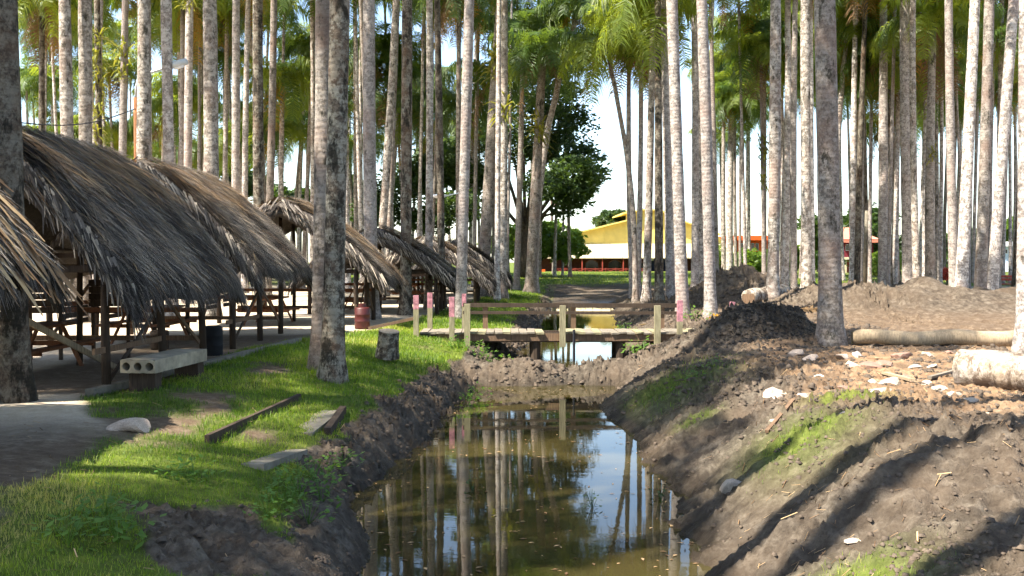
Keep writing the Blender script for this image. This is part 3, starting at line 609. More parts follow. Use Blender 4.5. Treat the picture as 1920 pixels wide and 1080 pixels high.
    for ue in (0.0, 1.0):
        nv_ = 900; vv = g.uniform(0.0, 1.0, nv_); sgv = np.where(g.random(nv_) < 0.72, 1, -1); p = surf(np.full(nv_, ue), vv, sgv, np.where(sgv > 0, wr, wl_)); p2 = surf(np.full(nv_, ue), vv + 0.05, sgv, np.where(sgv > 0, wr, wl_))
        d = p2 - p; d /= np.linalg.norm(d, axis=1, keepdims=True); oy = -1 if ue == 0 else 1
        p = p + np.stack([0 * vv, oy * g.uniform(-0.16, 0.04, nv_), g.uniform(0.0, 0.30, nv_)], 1)
        d = d * g.uniform(0.4, 1.0, nv_)[:, None] + np.stack([g.normal(0, .15, nv_), oy * g.uniform(0.0, 0.3, nv_), -g.uniform(0.25, 0.8, nv_)], 1); d /= np.linalg.norm(d, axis=1, keepdims=True)
        Vv, Ff, T = strips(p, d, np.tile(np.array([0, float(oy), 0.3]), (nv_, 1)), g.uniform(0.2, 0.5, nv_), g.uniform(0.02, 0.045, nv_), np.clip(0.5 + 0.35 * g.normal(0, 1, nv_), 0, 1))
        tag(link('verge_fringe', raw_mesh('verge_fringe', Vv, Ff, 'thatch', {'tone': T}), roof), kind='stuff')
    field(int(520 * L / 5), 1, wr, 0.0, 0.32, 0.4, 0.95, 0.05, 'thatch_brown', 'ridge_leaves', 0.30, 0.1, 0.9, jit=0.35)
    field(int(160 * L / 5), -1, wl_, 0.0, 0.25, 0.5, 1.0, 0.05, 'thatch_brown', 'ridge_leaves', 0.25, 0.2, 1.0, jit=0.35)
    field(int(n * 0.018), 1, wr, 0.02, 0.98, 0.25, 0.6, 0.03, 'thatch_brown', 'loose_leaves', 0.45, 0.1, 1.0, jit=0.5)
    field(int(n * 0.30), 1, wr, 0.0, 1.0, 0.12, 0.34, 0.02, 'thatch', 'thatch', 0.6, 0.0, 1.0, jit=0.6)
    if ragged: field(int(330 * ragged), 1, wr, 0.05, 0.92, 0.5, 1.0, 0.15, 'thatch_brown', 'dry_palm_leaves', 0.22, 0.2, 1.0, jit=0.30, u0=0.4, u1=1.02, seg=3)
    # frame
    xl, xr_ = -wl_ * 0.80, wr * 0.74
    for fy in fys:
        for x in (xl, xr_):
            zt = zr - (zr - ze) * (0.78 * abs(x) / wr + 0.22 * (abs(x) / wr) ** 2.4) - 0.15
            m = MB(); j = g.uniform(-.04, .04, 4); m.tube([(x + j[0], fy * L, floor_z - 0.3), (x + j[1], fy * L + j[2], zt * 0.5), (x, fy * L, zt)], [0.075, 0.07, 0.06], 8); m.build('post', 'wood_dark', o, True)
        m = MB(); m.bar((xl, fy * L, ze + 0.22), (xr_, fy * L, ze + 0.22), 0.06, 0.10); m.build('tie_beam', 'wood_dark', o)
    for x in (xl, xr_):
        m = MB(); m.bar((x, 0.1, ze + 0.38), (x, L - 0.1, ze + 0.38), 0.07, 0.10); m.build('wall_plate', 'wood_dark', o)
    m = MB(); m.bar((0, 0.05, zr - 0.42), (0, L - 0.05, zr - 0.42), 0.08); m.build('ridge_pole', 'wood_dark', o)
    if inner:
        for zz, mt in ((0.98, 'wood_red'), (0.42, 'wood_mid')):
            m = MB(); m.bar((xl + 0.1, L * 0.92, zz), (xr_, L * 0.92, zz), 0.04, 0.10); m.build('rail', mt, o)
        m = MB(); m.bar((xl, 0.15, 0.96), (xl, L * 0.9, 0.96), 0.04, 0.10); m.build('rail', 'wood_red', o)
        m = MB(); m.bar((xl, 0.6, 0.30), (xl, L * 0.45, 1.35), 0.035, 0.09); m.build('brace', 'wood_mid', o)
        m = MB(); m.bar((xr_, L * 0.55, 1.30), (xr_, L * 0.88, 0.35), 0.03, 0.07); m.build('brace', 'wood_mid', o)
        for q_, fy0 in enumerate((0.15, 0.58)):  # dark slats added as clutter and to darken the bright hut interior
            for zz in (0.55, 0.70, 0.85):
                m = MB(); m.box((xl + 0.05, L * (fy0 + 0.14), zz), (0.03, L * 0.26, 0.11)); m.build('slat', 'wood_dark', o)
        for fy in (0.3, 0.72):
            m = MB(); m.tube([(xl * 0.1, fy * L, -0.2), (xl * 0.1 + .03, fy * L, zr * 0.5), (xl * 0.1, fy * L, zr - 0.5)], [0.06, 0.055, 0.05], 7); m.build('post', 'wood_dark', o, True)
        m = MB(); m.bar((xr_, 0.1, 0.62), (xr_, L * 0.52, 0.60), 0.035, 0.09); m.build('rail', 'wood_mid', o)
        m = MB(); m.bar((xr_ - 0.03, L * 0.12, 0.10), (xr_ - 0.03, L * 0.50, 1.15), 0.03, 0.07); m.build('brace', 'wood_dark', o)
        # picnic table: top, benches, trestles
        for dx, zz, ww in ((0, 0.78, 0.75), (-0.7, 0.46, 0.24), (0.7, 0.46, 0.24)):
            m = MB(); m.box((xl * 0.35 + dx, L * 0.52, zz), (ww, L * 0.55, 0.045)); m.build('table_top' if dx == 0 else 'bench_seat', 'wood_red', o)
        for fy in (0.34, 0.70):
            for s in (-1, 1):
                m = MB(); m.bar((xl * 0.35 + s * 0.22, fy * L, 0.75), (xl * 0.35 + s * 0.62, fy * L, floor_z - 0.1), 0.045, 0.09, (0, 1, 0)); m.build('table_leg', 'wood_red', o)
            m = MB(); m.bar((xl * 0.35 - 0.78, fy * L + 0.06, 0.42), (xl * 0.35 + 0.78, fy * L + 0.06, 0.42), 0.04, 0.09); m.build('crossbar', 'wood_red', o)
    return o
hut((-7.75, 7.6, 0), 4.8, 2.1, 4.2, 1.95, 'nearest thatched hut, only its ragged brown leaf edge showing at the left', 0.8, 1, ragged=1.0, inner=False, fys=(0.10, 0.55))
hut((-7.95, 14.55, 0), 5.75, 2.40, 4.15, 1.62, 'second thatched hut, the large dark shaggy roof above the hollow slab', 1.7, 2)
hut((-8.1, 21.4, 0), 5.6, 2.60, 4.25, 1.85, 'third thatched hut, sunlit streaks on its long grey roof left of the twin trunks', 1.3, 3)
hut((-6.7, 28.6, 0), 4.2, 2.95, 3.85, 1.55, 'fourth thatched hut, half hidden behind the big twin palm trunks', 1.0, 4, ragged=0.6)
hut((-4.9, 35.2, 0), 5.0, 2.95, 3.20, 1.30, 'fifth thatched hut, with striped bench backs in its shade near the pink posts', 0.8, 5)
hut((-3.8, 43.0, 0), 5.5, 2.95, 3.05, 1.05, 'sixth thatched hut, behind the smooth bridge-head palm', 0.7, 6)
hut((-3.0, 51.5, 0), 5.5, 2.9, 3.1, 1.05, 'last thatched hut, a brown patch of roof left of the forked palms', 0.6, 7, inner=False)

# ---------------------------------------------------------------- kerb, slabs, things around the huts
def solid(name, label, cat, mat, mb, group=None, loc=(0, 0, 0), smooth=False):
    o = mb.build(name, mat, None, smooth, loc); return tag(o, label, cat, group)
kp = [on(165, 742), on(370, 690), on(560, 640)]
for k, (a, b) in enumerate(((kp[0], kp[1]), (kp[1], kp[2]))):
    m = MB(); m.bar((a.x, a.y, hz(a.x, a.y) - 0.02), (b.x, b.y, hz(b.x, b.y) - 0.02), 0.14, 0.22)
    tag(m.build('kerb', 'concrete'), ('low concrete kerb along the sandy floor of the second hut', 'low concrete kerb along the floor of the third hut')[k], kind='structure')
# hollow-core slab on blocks
a = on(256, 688, 0.38)
sl = thing('concrete_bench', (a.x, a.y, 0), 'pale hollow-core slab with three round holes, laid as a bench', 'bench'); sl.rotation_euler = (0, 0, R(-6))
m = MB(); W_, T_, LL = 0.55, 0.20, 1.9
# front plate with three holes built as rings, then the long skin
ring = []; fr = []; n = 16
def hole_plate(m, y, flip):
    for c in range(3):
        cx = -W_ / 2 + W_ / 3 * (c + 0.5); o0 = len(m.v)
        for q in range(n):
            a_ = 2 * math.pi * q / n; ca, sa = math.cos(a_), math.sin(a_); k_ = 1 / max(abs(ca) / (W_ / 6), abs(sa) / (T_ / 2))
            m.v += [(cx + ca * 0.062, y, 0.38 + sa * 0.062), (cx + ca * k_, y, 0.38 + sa * k_)]
        for q in range(n):
            i, j = o0 + 2 * q, o0 + 2 * ((q + 1) % n); m.f.append((i, i + 1, j + 1, j) if flip else (i, j, j + 1, i + 1))
        for q in range(n):   # bore
            a_ = 2 * math.pi * q / n; m.v.append((cx + math.cos(a_) * 0.062, y + 0.5, 0.38 + math.sin(a_) * 0.062))
        for q in range(n): m.f.append((o0 + 2 * q, o0 + 2 * ((q + 1) % n), o0 + 2 * n + (q + 1) % n, o0 + 2 * n + q))
hole_plate(m, 0, True)
o0 = len(m.v); h = T_ / 2
m.add([(-W_/2, 0, .38-h), (W_/2, 0, .38-h), (W_/2, 0, .38+h), (-W_/2, 0, .38+h), (-W_/2, LL, .38-h), (W_/2, LL, .38-h), (W_/2, LL, .38+h), (-W_/2, LL, .38+h)], [(0,4,5,1),(1,5,6,2),(2,6,7,3),(3,7,4,0),(4,7,6,5)])
m.build('slab', 'slab_white', sl)
for y in (0.25, 1.8):
    m = MB(); m.box((0, y, 0.10), (0.42, 0.22, 0.36), None, 0.01); m.build('support_block', 'wood_dark', sl)  # blocks coloured dark to stand in for the shade under the slab
# leaning plank, dark boards, drum, stump
m = MB(); a = at(40, 597, 14.9); b = on(220, 692, 0.02); m.bar(a, b, 0.035, 0.10); solid('plank', 'long pale plank slanting down from the mossy edge trunk to the ground', 'plank', 'wood_pale', m)
for k, (px0, px1, lab) in enumerate(((48, 116, 'dark board panel in the shade left of the second hut post'), (166, 244, 'dark slatted board panel behind the second hut post'))):
    D = 19.8 + k * 0.3; a = at(px0, 524, D); b = at(px1, 588, D); o = thing('board_panel', ((a.x + b.x) / 2, D, 0), lab, 'panel', 'dark board panels of the second hut')
    nb = 5
    for q in range(nb):
        m = MB(); zz = b.z + (a.z - b.z) * (q + 0.5) / nb; m.box((0, 0.01 * (q % 2), zz), (b.x - a.x, 0.03, (a.z - b.z) / nb - 0.012)); m.build('board', 'wood_dark', o)
    for s in (-1, 1):
        m = MB(); m.bar((s * (b.x - a.x) * 0.42, 0.04, -0.1), (s * (b.x - a.x) * 0.42, 0.04, a.z), 0.06); m.build('leg', 'wood_dark', o)
def drum(px, py, D, r, h, mat, name, label, cat, nub=True):
    p = at(px, py, D); zb = hz(p.x, p.y); o = thing(name, (p.x, p.y, zb), label, cat); m = MB()
    prof = [(0, r * 0.96), (0.04, r), (h * .33, r), (h * .35, r * 1.035), (h * .37, r), (h * .64, r), (h * .66, r * 1.035), (h * .68, r), (h * 0.93, r), (h * 0.985, r * 0.86), (h, r * 0.6)]
    m.tube([(0, 0, z) for z, _ in prof], [q for _, q in prof], 20); m.build('body', mat, o, True)
    if nub: m = MB(); m.tube([(0, 0, h - .01), (0, 0, h + .10)], [r * .55, r * .5], 14); m.build('collar', mat, o)
    return o
drum(679, 612, 28.4, 0.22, 0.62, 'red_drum', 'red_drum', 'red drum, its colour darkened for the shade beside the big twin trunks', 'drum')
drum(398, 628, 20.5, 0.20, 0.62, 'black_rubber', 'rubbish_drum', 'black rubbish drum at the corner of the third hut', 'drum', False)
drum(298, 612, 22.0, 0.20, 0.42, 'wood_dark', 'wooden_tub', 'small dark tub on the sand behind the hollow slab', 'tub', False)
m = MB(); p = on(726, 660, -0.02); ax = Vector((0.10, -0.15, 1)).normalized()
m.tube([p - ax * 0.12, p + ax * 0.02, p + ax * 0.25, p + ax * 0.46], [0.27, 0.25, 0.23, 0.22], 18, True, 0.05); o = solid('stump', 'short sawn palm stump on the grass near the bridge', 'stump', 'bark_dark', m)
m = MB(); m.tube([p + ax * 0.461, p + ax * 0.468], [0.225, 0.22], 18); m.build('cut_face', 'wood_grey', o)
# curved street lamp with rusty pole, cable, disc lamp, far curved lamp
p = on(258, 598); D = p.y; o = thing('street_lamp', (p.x, D, hz(p.x, D)), 'street lamp with rusty pole and long curved arm over the huts', 'street lamp')
L_ = lambda px, py: at(px, py, D) - Vector((p.x, D, hz(p.x, D)))
m = MB(); m.tube([(0, 0, -0.2), (0, 0, L_(258, 185).z)], [0.085, 0.075], 10); m.build('pole', 'rust', o, True)
m = MB(); pts = [L_(258, 190), L_(259, 165), L_(263, 150), L_(272, 143), L_(290, 137), L_(322, 128)]; m.tube(pts, 0.04, 8); m.build('arm', 'galvanised', o, True)
m = MB(); a, b = L_(320, 127), L_(356, 117); dv = (b - a); m.tube([a, a + dv * .15, a + dv * .6, a + dv * .95, b], [0.05, 0.11, 0.13, 0.11, 0.03], 12); m.build('lamp_head', 'galvanised', o, True)
m = MB(); m.tube([a + dv * .3 + Vector((0, 0, -.10)), a + dv * .8 + Vector((0, 0, -.10))], 0.07, 10); m.build('lamp_lens', 'white_paint', o, True)
m = MB(); c0 = at(22, 229, 24); c1 = at(258, 205, D); m.tube([c0.lerp(c1, s / 12) + Vector((0, 0, -0.28 * math.sin(math.pi * s / 12))) for s in range(13)], 0.016, 6)
solid('power_cable', 'thin dark cable sagging to the rusty lamp pole', 'cable', 'cable_black', m)
p = on(825, 560); D = p.y; o = thing('street_lamp', (p.x, D, hz(p.x, D)), 'concrete lamp post with a flat white disc head above the fifth hut', 'street lamp'); L_ = lambda px, py: at(px, py, D) - Vector((p.x, D, hz(p.x, D)))
m = MB(); m.tube([(0, 0, -.2), (0, 0, L_(825, 376).z)], [0.16, 0.13], 12); m.build('pole', 'concrete', o, True)
q = L_(824, 368); m = MB(); m.tube([q + Vector((0, 0, -.12)), q, q + Vector((0, 0, .06)), q + Vector((0, 0, .10))], [0.12, 0.40, 0.38, 0.1], 16); m.build('lamp_head', 'white_paint', o, True)
m = MB(); m.tube([q + Vector((0.3, 0, 0)), L_(862, 362)], 0.03, 8); m.build('arm', 'galvanised', o)
p = on(1621, 543); D = p.y; o = thing('street_lamp', (p.x, D, 0.1), 'slim lamp post with a hooked arm before the red-roofed house', 'street lamp'); L_ = lambda px, py: at(px, py, D) - Vector((p.x, D, 0.1))
m = MB(); m.tube([(0, 0, -.2), L_(1624, 395)], [0.16, 0.12], 10); m.build('pole', 'concrete', o, True)
m = MB(); m.tube([L_(1628, 410), L_(1630, 395), L_(1633, 386), L_(1638, 382), L_(1643, 382)], 0.04, 8); m.build('arm', 'galvanised', o, True)

# edge boards and slabs set in the near grass bank
def gbar(p0, p1, w, h, mat, name, label, cat, lift=0.0):
    a = Vector((p0.x, p0.y, hz(p0.x, p0.y) + lift)); b = Vector((p1.x, p1.y, hz(p1.x, p1.y) + lift)); m = MB(); m.bar(a, b, w, h); return solid(name, label, cat, mat, m)
gbar(on(385, 812, -0.1), on(560, 735, -0.1), 0.06, 0.16, 'wood_dark', 'edge_board', 'weathered upright board edging the grass, longest of the sunken steps', 'board', 0.0)
gbar(on(470, 866, -0.25), on(556, 826, -0.30), 0.26, 0.10, 'concrete', 'step_slab', 'lower broken concrete step slab sunk in the grass bank', 'slab', -0.035)
gbar(on(560, 806, -0.3), on(618, 768, -0.3), 0.34, 0.10, 'concrete', 'step_slab', 'upper concrete step slab sunk in the grass bank below the twin trunks', 'slab', -0.035)
gbar(on(612, 806, -0.35), on(642, 772, -0.35), 0.10, 0.16, 'wood_dark', 'edge_board', 'short dark edge board at the side of the upper step slab', 'board', 0.02)

# ---------------------------------------------------------------- lumps and stones
def lump_mesh(seed, mat, sub=2, rough=0.35):
    import bmesh
    bm = bmesh.new(); bmesh.ops.create_icosphere(bm, subdivisions=sub, radius=1.0); r = random.Random(seed); k = [Vector((r.uniform(-1, 1), r.uniform(-1, 1), r.uniform(-1, 1))) for _ in range(9)]
    for v in bm.verts:
        f = 1.0
        for q in k: f += rough * 0.35 * math.sin(3.2 * v.co.dot(q) + q.x * 7)
        v.co *= f
        for q in k[:5]:
            qq = q.normalized(); dd = v.co.dot(qq) - 0.72
            if dd > 0: v.co -= qq * dd
    me = bpy.data.meshes.new('lump'); bm.to_mesh(me); bm.free(); me.materials.append(MATS[mat]); return me
p = on(240, 805, -0.05); o = link('stone', lump_mesh(3, 'rubble_mat', 3), None, (p.x, p.y, hz(p.x, p.y) + 0.03)); o.scale = (0.24, 0.20, 0.12); tag(o, 'rounded earthy stone lying in the near grass', 'stone')
RUB = {'m': [lump_mesh(20 + i, 'rubble_mat') for i in range(4)], 'r': [lump_mesh(30 + i, 'rubble_red') for i in range(3)], 'p': [lump_mesh(40 + i, 'rubble_pale') for i in range(3)]}
rr_ = random.Random(5)
rub_spots = [(1375, 806, 'p', .13), (1670, 720, 'p', .17), (1640, 722, 'p', .08), (1655, 742, 'p', .13), (1495, 668, 'm', .15), (1520, 672, 'm', .16), (1580, 672, 'm', .17), (1450, 724, 'm', .17),
 (1635, 690, 'r', .20), (1660, 688, 'r', .17), (1690, 672, 'r', .13), (1600, 690, 'm', .15), (1720, 690, 'p', .10), (1750, 690, 'p', .09), (1790, 748, 'p', .13), (1770, 735, 'p', .09), (1610, 668, 'p', .12), (1560, 690, 'm', .12), (1480, 690, 'm', .12),
 (1590, 790, 'm', .10), (1605, 905, 'p', .05), (1265, 900, 'p', .05), (1780, 665, 'r', .10), (1740, 668, 'm', .12), (1700, 712, 'r', .14), (1735, 722, 'p', .10), (1820, 760, 'p', .08), (1540, 712, 'm', .10), (1510, 745, 'm', .08), (1460, 760, 'p', .06), (1850, 775, 'm', .07), (1585, 725, 'r', .11)]
rub_n = {}
for k, (px, py, t_, sc) in enumerate(sorted(rub_spots)):
    rub_n[t_] = rub_n.get(t_, -1) + 1
    p = on(px, py, 0.05); zz = hz(p.x, p.y, True); o = link('rubble_chunk', rr_.choice(RUB[t_]), None, (p.x, p.y, zz + sc * 0.15)); o.scale = (sc * 1.3, sc, sc * rr_.uniform(.4, .7)); o.rotation_euler = (rr_.uniform(-.2, .2), rr_.uniform(-.2, .2), rr_.uniform(0, 6))
    tag(o, nth(rub_n[t_]) + ' from the left of the ' + {'m': 'brownish stone lumps on the dug soil by the logs', 'r': 'reddish brick fragments on the dug soil by the logs', 'p': 'pale concrete chunks on the dug right bank'}[t_], 'rubble', {'m': 'brown rubble by the logs', 'r': 'brick rubble by the logs', 'p': 'pale rubble on the right bank'}[t_])
for k, (a, b, lab) in enumerate((((1660, 700), (1712, 722), 'pale broken plank lying among the rubble'), ((1745, 712), (1790, 700), 'thin wooden stick beside the white log'), ((1440, 765), (1490, 742), 'rotten brown branch on the right bank soil'))):
    a_, b_ = on(*a, .08), on(*b, .08); m = MB(); m.bar((a_.x, a_.y, hz(a_.x, a_.y, True) + .05), (b_.x, b_.y, hz(b_.x, b_.y, True) + .05), 0.09 - 0.02 * k, 0.04); solid('plank' if k == 0 else 'stick', lab, 'plank' if k == 0 else 'stick', ('wood_pale', 'wood_grey', 'wood_mid')[k], m)

# scattered clods: real crumbs over the dug banks
def scatter_tetra(name, n, xr, yr, keep, smin, smax, mat, label, seed):
    g = np.random.default_rng(seed); y = np.exp(g.uniform(math.log(yr[0]), math.log(yr[1]), n)); x = g.uniform(xr[0], xr[1], n)
    k = keep(x, y, g); x, y = x[k], y[k]; n = len(x); z = height(x, y); s = smin * (smax / smin) ** (g.random(n) ** 1.5) * np.clip(y / 14, 0.7, 2.2)
    base = np.array([[1, 0, -.3], [-.5, .87, -.3], [-.5, -.87, -.3], [.6, .5, .55], [-.7, .2, .6], [.1, -.7, .65]]); 
    off = base[None] * s[:, None, None] * g.uniform(0.6, 1.3, (n, 6, 3)); a = g.uniform(0, 6.28, n); ca, sa = np.cos(a)[:, None], np.sin(a)[:, None]
    V = np.stack([off[..., 0] * ca - off[..., 1] * sa + x[:, None], off[..., 0] * sa + off[..., 1] * ca + y[:, None], off[..., 2] * 0.75 + z[:, None] + 0.15 * s[:, None]], -1)
    f = np.array([[0, 1, 3], [1, 4, 3], [1, 2, 4], [2, 5, 4], [2, 0, 5], [0, 3, 5], [3, 4, 5]]); Fc = (np.arange(n) * 6)[:, None, None] + f[None]
    return tag(link(name, raw_mesh(name, V.reshape(-1, 3), Fc.reshape(-1, 3), mat)), label, kind='stuff')
def keep_mud(x, y, g):
    dl, dr = edges(x, y); md = sum(h * np.exp(-((x - cx) / sx) ** 2 - ((y - cy) / sy) ** 2) for cx, cy, sx, sy, h in MOUNDS); m = mudmask(x, y, dl, dr, md)
    ok = (g.random(len(x)) < np.clip(m * (0.22 + 1.4 * np.clip(fbm(x * .9, y * .9, 3) + .25, 0, 1)), 0, 1)); z = height(x, y, False); ok = ok & ((dr < 0) | (dr > 1.1) | (g.random(len(x)) < 0.3)); return ok & (z > np.where(y < YD, W1, W2) + 0.03)
scatter_tetra('soil_clods', 125000, (-4, 10.5), (4.5, 48), keep_mud, 0.009, 0.06, 'clod_mat', 'crumbly brown clods of dug mud along both banks', 1)
scatter_tetra('compost_lumps', 24000, (4.2, 8.2), (21.5, 27), lambda x, y, g: g.random(len(x)) < np.exp(-((x - 6.1) / 1.2) ** 2 - ((y - 24.3) / 1.5) ** 2) * 1.1, 0.006, 0.03, 'compost', 'black compost heaped beside the large single palm', 2)

# dry fibres, twigs and leaf bits lying on the banks
def litter(name, n, xr, yr, keep, lmin, lmax, w, mat, label, seed):
    g = np.random.default_rng(seed); y = np.exp(g.uniform(math.log(yr[0]), math.log(yr[1]), n)); x = g.uniform(xr[0], xr[1], n); k = keep(x, y, g); x, y = x[k], y[k]; n = len(x)
    a = g.uniform(0, 6.28, n); L = g.uniform(lmin, lmax, n) * np.clip(y / 14, .8, 1.8); d = np.stack([np.cos(a), np.sin(a)], 1) * L[:, None] / 2; z0 = height(x - d[:, 0], y - d[:, 1]) + .018; z1 = height(x + d[:, 0], y + d[:, 1]) + .018 + g.uniform(0, .04, n)
    p0 = np.stack([x - d[:, 0], y - d[:, 1], z0], 1); p1 = np.stack([x + d[:, 0], y + d[:, 1], z1], 1); s_ = np.stack([-np.sin(a), np.cos(a), 0 * a], 1) * (w * g.uniform(.5, 1.4, n))[:, None] / 2; up = np.array([0, 0, w * .4])
    V = np.stack([p0 - s_, p0 + s_, p0 + up, p1 - s_, p1 + s_, p1 + up], 1).reshape(-1, 3); f = np.array([[0, 3, 5, 2], [1, 2, 5, 4], [0, 1, 4, 3]]); Fc = ((np.arange(n) * 6)[:, None, None] + f[None]).reshape(-1, 4)
    return tag(link(name, raw_mesh(name, V, Fc, mat, {'tone': np.repeat(np.clip(g.normal(.55, .3, n), 0, 1), 6)})), label, kind='stuff')
def keep_land(x, y, g):
    dl, dr = edges(x, y); return ((dr > 0.35) | ((dl > 0.3) & (g.random(len(x)) < 0.35))) & (g.random(len(x)) < np.clip(0.35 + 1.2 * fbm(x * .7, y * .7, 3), 0.05, 1))
litter('dry_litter', 9000, (-6, 11), (5, 36), keep_land, 0.03, 0.13, 0.008, 'thatch_brown', 'dry palm fibres and twigs strewn over the banks', 31)
litter('dry_litter', 260, (2.5, 12), (6, 34), keep_land, 0.08, 0.28, 0.022, 'thatch_brown', 'broken brown frond pieces lying on the dug right bank', 32)
# ---------------------------------------------------------------- fallen logs
def log(name, a, b, r0, r1, mat, label, end='wood_pale'):
    a, b = Vector(a), Vector(b); m = MB(); N = 14; d = b - a
    m.tube([a.lerp(b, i / N) + Vector((0, 0, 0.03 * math.sin(i * 0.9))) for i in range(N + 1)], [r0 + (r1 - r0) * i / N + random.uniform(-.01, .01) for i in range(N + 1)], 18, True, 0.02)
    o = solid(name, label, 'log', mat, m, smooth=True); e = d.normalized()
    for q, rr2, sg in ((a, r0, -1), (b, r1, 1)):
        m = MB(); m.tube([q + e * sg * 0.004, q + e * sg * 0.014], [rr2 * .93, rr2 * .9], 18); m.build('cut_end', end, o)
    return o
a = on(1806, 726, 0.0); log('fallen_log', (a.x, a.y, 0.27), (a.x + 2.9, a.y - 3.4, 0.26), 0.31, 0.31, 'bark_birch', 'white blotchy palm log lying cut at the right edge')
a, b = on(1600, 652), on(1905, 655); log('fallen_log', (a.x, a.y, hz(a.x, a.y) + 0.15), (b.x, b.y, hz(b.x, b.y) + 0.17), 0.16, 0.19, 'wood_pale', 'long pale log lying between the large palm and the right edge')
a = on(1388, 590); log('fallen_log', (a.x + 0.3, a.y, 0.62), (a.x + 2.2, a.y + 2.2, 0.80), 0.28, 0.27, 'bark_birch', 'short sunlit log with a brown rotten end above the compost pile', 'wood_mid')
a, b = on(1835, 590), on(1925, 588); log('fallen_log', (a.x, a.y, 0.22), (b.x, b.y, 0.22), 0.24, 0.22, 'bark_grey', 'grey log lying behind the mound at the foot of the far right palms')
# pink leaning posts at the right end of the bridge
for k, (t0, t1, mt, lab) in enumerate((((1374, 566), (1370, 620), 'pink_paint', 'upright pink-topped post right of the bridge'), ((1376, 570), (1352, 612), 'white_paint', 'whitish post leaning against the pink one right of the bridge'))):
    D = 28.3 + 0.15 * k; a, b = at(*t0, D), at(*t1, D); m = MB(); m.bar((b.x, b.y, b.z - 0.1), a, 0.13); solid('leaning_post' if k else 'pink_post', lab, 'post', mt, m)

# ---------------------------------------------------------------- footbridge
Db = 27.4; br = thing('footbridge', (1.5, Db, 0), 'low wooden plank footbridge with broken rails across the canal', 'bridge')
def B(px, py, D): return at(px, py, D) - Vector((1.5, Db, 0))
yN, yF = Db - 0.75, Db + 0.75; zt = 0.02
x0, x1 = (790 - 960) * Db / F, (1338 - 960) * Db / F; npl = 36; pw = (x1 - x0) / npl
plank_me = [MB().box((0, 0, 0), (pw - 0.012, 1.5 + random.uniform(-.08, .08), 0.045), None, 0.006).mesh('plank', 'wood_grey') for _ in range(5)]
plank_me += [MB().box((0, 0, 0), (pw - 0.012, 1.5, 0.045), None, 0.006).mesh('plank', 'wood_olive') for _ in range(2)]
for i in range(npl):
    xm = x0 + pw * (i + 0.5)
    if 15 <= i <= 16: continue                 # the gap where planks are missing
    q = link('plank', random.choice(plank_me), br, (xm - 1.5, random.uniform(-.03, .03), zt - 0.02 + random.uniform(-.008, .008))); q.rotation_euler = (random.uniform(-.01, .01), random.uniform(-.03, .03), random.uniform(-.02, .02))
for yy in (-0.6, 0.0, 0.6):
    m = MB(); m.bar((x0 - 1.5, yy, zt - 0.155), (x1 - 1.5, yy, zt - 0.155), 0.12, 0.22); m.build('beam', 'wood_dark', br)
m = MB(); m.bar((x0 - 1.0, -0.68, zt - 0.13), (x1 - 2.2, -0.68, zt - 0.13), 0.03, 0.20); m.build('fascia_board', 'wood_mid', br)
for px in (1003, 1160):
    xx = (px - 960) * Db / F - 1.5; m = MB(); m.tube([(xx, -0.5, -1.5), (xx, -0.5, zt - .26)], 0.14, 10); m.build('pile', 'wood_dark', br)
    m = MB(); m.tube([(xx, 0.5, -1.5), (xx, 0.5, zt - .26)], 0.14, 10); m.build('pile', 'wood_dark', br)
m = MB(); xx = (1073 - 960) * Db / F - 1.5; m.tube([(xx, -0.8, -1.0), (xx, -0.8, 0.1)], 0.035, 8); m.build('pipe', 'cable_black', br)
def post(px, D, ytop, ybot, w, mat, pink=0.0):
    a, b = B(px, ytop, D), B(px, ybot, D); m = MB(); mid = a.lerp(b, pink) if pink else a
    m.bar((b.x, b.y, b.z - 0.15), mid, w, w * 0.9); o = m.build('post', mat, br)
    if pink: m = MB(); m.bar(mid, a, w * 1.01, w * 0.91); m.build('painted_top', 'pink_paint', o); o['label'] = 'post with a pink painted top'
for px, yt, yb in ((876, 570, 642), (1055, 573, 640), (1233, 573, 655)): post(px, yN - 0.02, yt, yb, 0.16, 'wood_olive')
for px, yt, yb in ((910, 571, 616), (1075, 571, 622), (1241, 573, 622)): post(px, yF + 0.02, yt, yb, 0.14, 'wood_mid')
post(847, yN - 0.1, 557, 645, 0.14, 'wood_olive', 0.42); post(780, yN - 0.1, 554, 628, 0.14, 'wood_olive', 0.35)
post(806, yF + 0.1, 549, 616, 0.14, 'wood_olive', 0.42); post(870, yF + 0.1, 551, 616, 0.12, 'wood_olive', 0.35); post(1275, yN - 0.1, 563, 662, 0.14, 'wood_olive', 0.40)
for py, w in ((572, 0.12), (586, 0.09)):
    m = MB(); m.bar(B(868, py, yF - 0.05), B(1278, py + 1, yF - 0.05), 0.05, w); m.build('rail', 'wood_dark', br)
m = MB(); m.bar(B(690, 616, yN), B(782, 596, yN), 0.05, 0.08); m.build('hand_rail', 'wood_mid', br)

